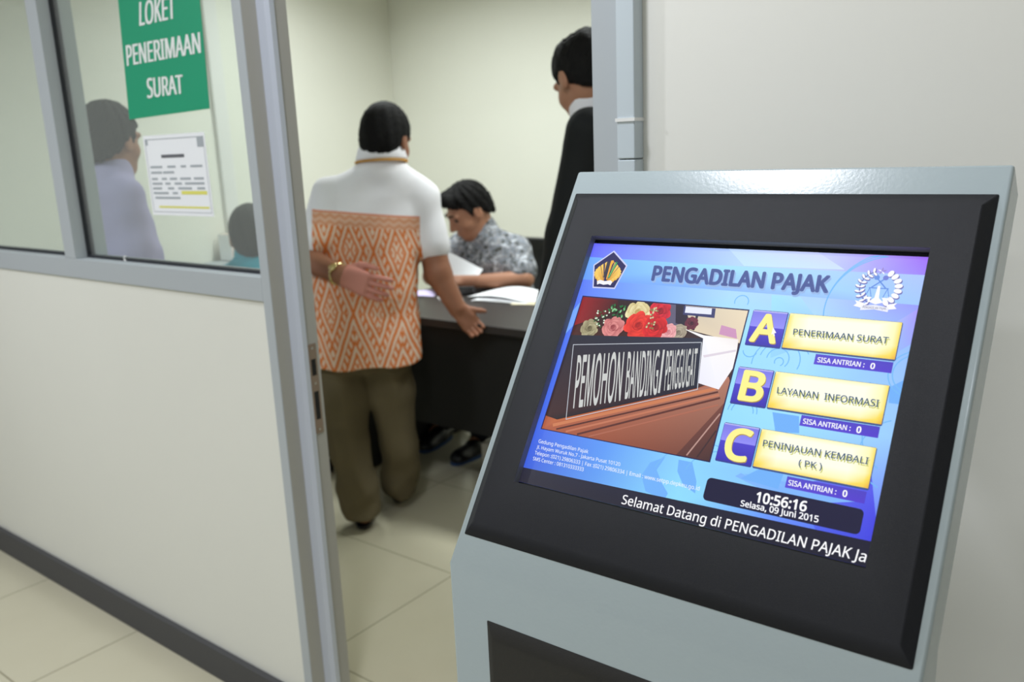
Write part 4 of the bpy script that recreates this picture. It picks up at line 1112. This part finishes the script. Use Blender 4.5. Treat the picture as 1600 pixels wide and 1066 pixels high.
S.cone(legL[-1], np.array(legL[-1])+F1*.06+[0, 0, -.015], .035, .03, .02); S.cone(legR[-1], np.array(legR[-1])+F1*.06+[0, 0, -.015], .035, .03, .02)
cam_dir = unit(np.array([0, 0, EYE])-wrL)
hand(S, wrL, (.128, .056, -.052), (0.02, 0.03, 0.30), (.16, .20, .22, .26), ([(.012, .020, .010), (.045, .046, .016), (.075, .056, .014), (.102, .058, .006)], -1), 1.18, 0.10)
hand(S, wrR, (.050, .022, -.066), (.60, .62, .30), (.62, .58, .56, .55), ([(.015, .018, -.002), (.045, .042, .004), (.066, .062, .006), (.080, .074, .004)], 1), 1.0, 0.0)
man1 = skin_person(S, B1, 'person with back to us in orange batik shirt and olive trousers, one hand behind back', M['skin_dark'], 0.005)
# the open palm turned to us is pinker than the arm
M['palm'] = mat('pink_palm_skin', rgb(196, 132, 118), 0.55, spec=0.3, var=(20, 0.08))
man1.data.materials.append(M['palm'])
_ax = unit((.128, .056, -.052))
for _p in man1.data.polygons:
    q = np.array(_p.center)+B1-wrL; t_ = float(q@_ax)
    if 0.015 < t_ < 0.30 and np.linalg.norm(q-t_*_ax) < 0.075: _p.material_index = 1
wear('hair', h1.hair(0.013, (.072, .062, -.080, -.092)), 0.005, B1, M['hair'], man1)
h1.features(B1, man1)
a0 = float((np.array((-2.468, 2.29, 0))-B1)@R1)
M['batik'] = batik_material(B1, R1, a0, 1.222)
T = Sdf()
T.loft(secs1, R1, 0.0, 2.5)
T.cone(shL, (-2.448, 2.343, 1.362), .058, .062, .05); T.cone(shR, (-2.448, 2.343, 1.362), .058, .062, .05)
T.cone(shL, shL+(elL-shL)*.74, .064, .074, .03); T.cone(shR, shR+(elR-shR)*.62, .066, .074, .03)
T.cone((-2.450, 2.343, 1.360), (-2.448, 2.356, 1.412), .086, .074, .02)
T.keep((0.0, 0.0, -1.0), (0, 0, .652), 0.004)
T.wave(folds((-2.46, 2.25, 1.0), 0.0042, 34, 10, (.72, .69)))
wear('shirt', T, 0.006, B1, M['batik'], man1)
col_ = MB(); nr = 32; cv = []; cf = []
CU = unit(np.array([-.10, .10, 1.0])); CF = unit(np.cross(CU, R1)); cO = np.array((-2.449, 2.350, 1.410))-B1
for i, (rr_, hh) in enumerate(((.098, 0.0), (.100, .004), (.089, .046), (.084, .052), (.079, .048), (.080, .004), (.092, -.001))):
    for k in range(nr):
        t = 2*math.pi*k/nr; cv.append(tuple(cO+R1*rr_*math.cos(t)+CF*rr_*.97*math.sin(t)+CU*hh))
for i in range(7):
    for k in range(nr): cf.append((i*nr+k, i*nr+(k+1) % nr, ((i+1) % 7)*nr+(k+1) % nr, ((i+1) % 7)*nr+k))
col_.add(cv, cf).build('collar', M['white_cloth'], man1, smooth=True)
cb1 = [tuple(np.array((-2.449, 2.348, 1.406))+.099*math.cos(t)*R1+.096*math.sin(t)*F1+np.array([0, 0, -.010*math.sin(t)])-B1) for t in [2*math.pi*k/28 for k in range(28)]]
MB().tube(cb1, 0.0042, 8, True).build('lanyard', M['lanyard'], man1, smooth=True)
T = Sdf()
T.loft([(.62, -2.484, 2.208, .175, .125), (.72, -2.482, 2.212, .180, .130), (.86, -2.478, 2.215, .175, .125)], R1, 0.0)
T.chain([np.array(p) for p in legL[:4]]+[np.array((-2.432, 2.096, .062))], [.100, .092, .084, .076, .072], .03); T.chain([np.array(p) for p in legR[:4]]+[np.array((-2.478, 2.335, .040))], [.096, .088, .080, .072, .068], .03)
T.keep((0, 0, -1), (0, 0, .052), 0.003)
def tf(P):
    z = P[..., 2]; a = (P-B1)@R1
    return 0.007*np.sin(z*26+a*34+1.3*np.sin(z*9))*np.clip((0.62-z)/0.3, 0.2, 1)+0.004*np.sin(a*62+z*9)+0.003*np.sin(z*61-a*40)*np.clip((0.35-z)/0.2, 0, 1)
T.wave(tf)
wear('trousers', T, 0.006, B1, M['olive'], man1)
shoe((-2.413, 2.068), F1, B1, man1); shoe((-2.478, 2.335), F1, B1, man1)
wv_ = unit(wrL-elL); wc = elL+(wrL-elL)*.93
wx = unit(np.cross(wv_, (0, 0, 1))); wy = np.cross(wx, wv_)
wt = MB().tube([tuple(wc+.0375*math.cos(t)*wx+.0375*math.sin(t)*wy-B1) for t in [2*math.pi*k/24 for k in range(24)]], 0.0062, 8, True).build('wristwatch', M['gold'], man1, smooth=True)
cdir = unit(np.array([.55, -.62, .55])); cdir = unit(cdir-wv_*(cdir@wv_))
cc = wc+cdir*.036-B1
cq = Matrix(np.array([unit(np.cross((0, 0, 1), cdir)), np.cross(cdir, unit(np.cross((0, 0, 1), cdir))), cdir]).T.tolist()).to_4x4(); cq.translation = Vector(cc)
ob = MB().lathe([(.006, 0), (.0165, .001), (.0175, .005), (.0150, .009), (.002, .0095)], (0, 0, 0), 20).build('watch_case', M['gold'], wt, smooth=True)
ob.matrix_local = cq

# ---- the clerk writing behind the desk
F2, R2 = np.array([-.20, -.98, 0]), np.array([-.98, .20, 0])
B2 = np.array([-2.67, 3.28, 0.0])
h2 = Head((-2.732, 3.169, 1.150), (-.46, -.80), -30, 1.10, 4)
sL, sR = np.array((-2.530, 3.292, .955)), np.array((-2.838, 3.228, .972))
eL, wL = np.array((-2.440, 3.215, .822)), np.array((-2.656, 3.045, .823))
eR, wR = np.array((-2.880, 3.040, .835)), np.array((-2.775, 2.965, .830))
secs2 = [(.44, -2.665, 3.36, .180, .140), (.60, -2.668, 3.345, .185, .140), (.78, -2.672, 3.300, .190, .135), (.90, -2.676, 3.270, .196, .120), (.985, -2.682, 3.255, .165, .090), (1.03, -2.690, 3.245, .090, .070)]
S = Sdf()
h2.skin(S, np.array((-2.692, 3.245, 1.000)))
S.loft([(z, x, y, a-.02, b-.02) for z, x, y, a, b in secs2], R2, 0.03)
S.cone(sL, sR, .042, .042, .04)
S.chain([sL, eL, wL], [.050, .042, .030], .015); S.chain([sR, eR, wR], [.050, .042, .030], .015)
hand(S, wL, (-.055, -.055, .004), (-.5, .5, .7), (.35, .45, .5, .55), ([(.015, .018, .006), (.045, .040, .012), (.072, .046, .016), (.092, .040, .018)], 1), 1.0, .02)
hand(S, wR, (.070, -.055, .004), (.5, .5, .7), (.35, .45, .5, .55), ([(.015, .018, .006), (.045, .040, .012), (.072, .046, .016), (.092, .040, .018)], -1), 1.0, .02)
kL, kR = np.array((-2.560, 3.04, .52)), np.array((-2.800, 3.02, .52)); aL, aR = np.array((-2.555, 2.99, .09)), np.array((-2.850, 3.03, .09))
S.chain([np.array((-2.585, 3.34, .52)), kL, aL], [.08, .055, .04], .03); S.chain([np.array((-2.755, 3.34, .52)), kR, aR], [.08, .055, .04], .03)
S.cone(aL, aL+[-.01, -.07, -.03], .036, .03, .02); S.cone(aR, aR+[0, -.07, -.03], .036, .03, .02)
man2 = skin_person(S, B2, 'person seated behind the desk in grey patterned shirt, looking down and holding a document', M['skin'], 0.0055)
wear('hair', h2.hair(0.010, (.080, .064, -.080, -.060), fringe=0.016, spike=0.0034), 0.0055, B2, M['hair'], man2)
h2.features(B2, man2)
T = Sdf()
T.loft(secs2, R2, 0.0)
T.cone(sL, (-2.688, 3.248, 1.010), .054, .058, .05); T.cone(sR, (-2.688, 3.248, 1.010), .054, .058, .05)
T.cone(sL, sL+(eL-sL)*.72, .060, .066, .03); T.cone(sR, sR+(eR-sR)*.72, .060, .066, .03)
T.cone((-2.690, 3.250, 1.000), (-2.692, 3.236, 1.052), .074, .066, .02)
T.wave(folds(B2+[0, 0, .8], 0.004, 40, 13, (.98, -.2)))
wear('shirt', T, 0.0065, B2, M['grey_batik'], man2)
T = Sdf()
T.loft([(.40, -2.668, 3.35, .175, .140), (.56, -2.668, 3.35, .178, .140)], R2, 0.0)
T.chain([np.array((-2.585, 3.34, .52)), kL, aL+[0, 0, .02]], [.095, .078, .064], .03); T.chain([np.array((-2.755, 3.34, .52)), kR, aR+[0, 0, .02]], [.095, .078, .064], .03)
wear('trousers', T, 0.008, B2, M['navy'], man2)
shoe((aL[0], aL[1]+.05), (-.05, -1), B2, man2, M['shoe'], M['shoe_blue']); shoe((aR[0], aR[1]+.05), (.15, -1), B2, man2, M['shoe'], M['shoe_blue'])

# ---- the man in the black suit at the end of the desk
F3, R3 = np.array([-.99, .10, 0]), np.array([.10, .99, 0])
B3 = np.array([-1.40, 2.36, 0.0])
h3 = Head((-1.508, 2.335, 1.645), (-.89, .44), -30, 1.12)
s3L, s3R = np.array((-1.400, 2.185, 1.480)), np.array((-1.385, 2.560, 1.480))
e3L, w3L = np.array((-1.432, 2.118, 1.180)), np.array((-1.510, 2.125, .920))
e3R, w3R = np.array((-1.39, 2.62, 1.15)), np.array((-1.47, 2.61, .90))
secs3 = [(.72, -1.415, 2.365, .200, .145), (.95, -1.420, 2.365, .198, .150), (1.15, -1.430, 2.363, .205, .145), (1.35, -1.420, 2.362, .205, .120), (1.45, -1.412, 2.360, .170, .092), (1.51, -1.418, 2.355, .100, .078)]
S = Sdf()
h3.skin(S, np.array((-1.440, 2.355, 1.500)), .062)
S.loft([(z, x, y, a-.02, b-.02) for z, x, y, a, b in secs3], R3, .03)
S.chain([s3L, e3L, w3L], [.05, .044, .03], .015); S.chain([s3R, e3R, w3R], [.05, .044, .03], .015); S.cone(s3L, s3R, .045, .045, .04)
for wq in (w3L, w3R): hand(S, wq, (-.02, 0, -.1), (-1, 0, -.1), (.2, .25, .3, .3), ([(.015, .018, .004), (.045, .040, .008), (.072, .048, .010)], 1 if wq is w3R else -1))
for y in (2.27, 2.46):
    S.chain([np.array((-1.40, y, .85)), np.array((-1.41, y, .48)), np.array((-1.38, y, .08))], [.085, .06, .042], .03); S.cone((-1.38, y, .07), (-1.46, y, .05), .036, .03, .02)
man3 = skin_person(S, B3, 'person standing in a black suit jacket, head bowed, partly hidden by the right door post', M['skin'], 0.0055)
wear('hair', h3.hair(0.012, (.076, .058, -.080, -.088), bald=1.0), 0.005, B3, M['hair'], man3)
h3.features(B3, man3)
T = Sdf()
T.loft(secs3, R3, 0.0)
T.cone(s3L, (-1.405, 2.355, 1.505), .060, .056, .05); T.cone(s3R, (-1.405, 2.355, 1.505), .060, .056, .05)
T.chain([s3L, e3L, w3L+[0, 0, .02]], [.068, .070, .058], .03); T.chain([s3R, e3R, w3R+[0, 0, .02]], [.072, .068, .056], .03)
T.wave(folds(B3+[0, 0, 1.2], 0.003, 30, 9, (.1, .99)))
wear('jacket', T, 0.007, B3, M['suit'], man3)
T = Sdf(); T.cone((-1.450, 2.350, 1.490), (-1.490, 2.345, 1.650), .098, .092, 0.0); T.keep(unit((-.55, 0, 1)), (-1.470, 2.350, 1.592), 0.0)
wear('shirt_collar', T, 0.005, B3, M['white_cloth'], man3)
T = Sdf(); T.loft([(.70, -1.405, 2.365, .18, .125), (.90, -1.41, 2.365, .18, .13)], R3, 0.0)
for y in (2.27, 2.46): T.chain([np.array((-1.40, y, .80)), np.array((-1.41, y, .48)), np.array((-1.38, y, .07))], [.10, .085, .07], .03)
wear('trousers', T, 0.009, B3, M['suit'], man3)
shoe((-1.31, 2.27), (-1, .05), B3, man3); shoe((-1.31, 2.46), (-1, .05), B3, man3)

# ---- the man in lavender behind the glass
F4, R4 = np.array([.10, .99, 0]), np.array([.99, -.10, 0])
B4 = np.array([-2.93, 1.52, 0.0])
h4 = Head((-2.912, 1.540, 1.522), (-.35, .93), -4, 1.0)
s4R, s4L = np.array((-2.800, 1.500, 1.330)), np.array((-3.110, 1.520, 1.330))
e4R, w4R = np.array((-2.775, 1.500, 1.050)), np.array((-2.770, 1.610, .86))
e4L, w4L = np.array((-3.15, 1.52, 1.06)), np.array((-3.13, 1.63, .86))
secs4 = [(.72, -2.935, 1.525, .180, .125), (.95, -2.935, 1.525, .182, .128), (1.15, -2.935, 1.520, .190, .125), (1.28, -2.940, 1.512, .175, .105), (1.36, -2.935, 1.510, .125, .085), (1.42, -2.920, 1.515, .075, .066)]
S = Sdf()
h4.skin(S, np.array((-2.905, 1.520, 1.395)))
S.loft([(z, x, y, a-.02, b-.02) for z, x, y, a, b in secs4], R4, .03)
S.chain([s4R, e4R, w4R], [.048, .042, .03], .015); S.chain([s4L, e4L, w4L], [.048, .042, .03], .015); S.cone(s4L, s4R, .042, .042, .04)
hand(S, w4R, (0, .05, -.1), (-.2, 1, .3), (.25, .3, .3, .3), ([(.015, .018, .004), (.045, .040, .008), (.072, .048, .010)], 1)); hand(S, w4L, (0, .05, -.1), (.2, 1, .3), (.25, .3, .3, .3), ([(.015, .018, .004), (.045, .040, .008), (.072, .048, .010)], -1))
for x in (-3.03, -2.84):
    S.chain([np.array((x, 1.53, .85)), np.array((x, 1.54, .48)), np.array((x, 1.51, .08))], [.085, .06, .042], .03); S.cone((x, 1.51, .07), (x, 1.59, .05), .036, .03, .02)
man4 = skin_person(S, B4, 'person in a lavender shirt standing in profile behind the right window pane', M['skin'], 0.006)
wear('hair', h4.hair(0.015, (.072, .060, -.080, -.075), spike=0.0015), 0.0055, B4, M['hair_grey'], man4)
h4.features(B4, man4)
T = Sdf(); T.loft(secs4, R4, 0.0); T.cone(s4L, (-2.915, 1.515, 1.385), .052, .056, .05); T.cone(s4R, (-2.915, 1.515, 1.385), .052, .056, .05)
T.chain([s4R, e4R, w4R], [.060, .060, .046], .03); T.chain([s4L, e4L, w4L], [.060, .060, .046], .03)
T.cone((-2.908, 1.517, 1.385), (-2.905, 1.522, 1.435), .072, .064, .02)
T.wave(folds(B4+[0, 0, 1.1], 0.004, 40, 12, (.99, -.1)))
wear('shirt', T, 0.007, B4, M['lavender'], man4)
T = Sdf(); T.loft([(.70, -2.935, 1.53, .17, .12), (.92, -2.935, 1.528, .17, .12)], R4, 0.0)
for x in (-3.03, -2.84): T.chain([np.array((x, 1.53, .80)), np.array((x, 1.54, .48)), np.array((x, 1.51, .07))], [.095, .08, .068], .03)
wear('trousers', T, 0.009, B4, M['navy'], man4)
shoe((-3.03, 1.45), (-.05, 1), B4, man4); shoe((-2.84, 1.45), (.05, 1), B4, man4)

# ---- the seated visitor in teal
F5, R5 = np.array([-.80, .60, 0]), np.array([.60, .80, 0])
B5 = np.array([-3.14, 2.18, 0.0])
h5 = Head((-3.196, 2.256, 1.108), F5, -14, 1.06)
s5L, s5R = np.array((-3.260, 2.075, .935)), np.array((-3.055, 2.350, .935))
e5L, w5L = np.array((-3.40, 2.10, .69)), np.array((-3.53, 2.30, .60))
e5R, w5R = np.array((-3.10, 2.40, .71)), np.array((-3.34, 2.44, .61))
secs5 = [(.42, -3.115, 2.155, .175, .135), (.60, -3.125, 2.165, .180, .135), (.78, -3.140, 2.185, .185, .125), (.90, -3.155, 2.205, .180, .105), (.965, -3.165, 2.220, .135, .085), (1.005, -3.172, 2.228, .080, .068)]
S = Sdf()
h5.skin(S, np.array((-3.178, 2.232, .985)))
S.loft([(z, x, y, a-.02, b-.02) for z, x, y, a, b in secs5], R5, .03); S.cone(s5L, s5R, .042, .042, .04)
S.chain([s5L, e5L, w5L], [.048, .042, .03], .015); S.chain([s5R, e5R, w5R], [.048, .042, .03], .015)
hand(S, w5L, (-.08, .06, -.01), (.5, .8, .2), (.25, .3, .3, .3), ([(.015, .018, .004), (.045, .040, .008), (.072, .048, .010)], 1)); hand(S, w5R, (-.1, .02, -.01), (-.4, -.8, .2), (.25, .3, .3, .3), ([(.015, .018, .004), (.045, .040, .008), (.072, .048, .010)], -1))
l5 = []
for hq, kq, aq in (((-3.17, 2.09, .52), (-3.50, 2.26, .50), (-3.54, 2.30, .09)), ((-3.06, 2.24, .52), (-3.40, 2.42, .50), (-3.44, 2.45, .09))):
    l5.append([np.array(q) for q in (hq, kq, aq)]); S.chain(l5[-1], [.085, .055, .04], .03); S.cone(l5[-1][2], l5[-1][2]+F5*.07+[0, 0, -.03], .036, .03, .02)
man5 = skin_person(S, B5, 'person in a teal shirt seated with back turned, half hidden by the left door post', M['skin'], 0.006)
wear('hair', h5.hair(0.014, (.070, .056, -.085, -.125)), 0.0055, B5, M['hair_grey'], man5)
T = Sdf(); T.loft(secs5, R5, 0.0); T.cone(s5L, s5R, .058, .058, .05)
T.cone(s5L, s5L+(e5L-s5L)*.85, .068, .070, .03); T.cone(s5R, s5R+(e5R-s5R)*.85, .068, .070, .03)
T.cone((-3.174, 2.230, .975), (-3.178, 2.236, 1.030), .080, .072, .02)
T.wave(folds(B5+[0, 0, .8], 0.004, 40, 12, (.6, .8)))
wear('shirt', T, 0.007, B5, M['teal'], man5)
T = Sdf(); T.loft([(.40, -3.118, 2.158, .17, .13), (.56, -3.120, 2.16, .17, .13)], R5, 0.0)
for L_ in l5: T.chain([L_[0], L_[1], L_[2]+[0, 0, .02]], [.095, .078, .064], .03)
wear('trousers', T, 0.009, B5, M['navy'], man5)
for L_ in l5: shoe((L_[2]-F5*.05)[:2], F5, B5, man5)
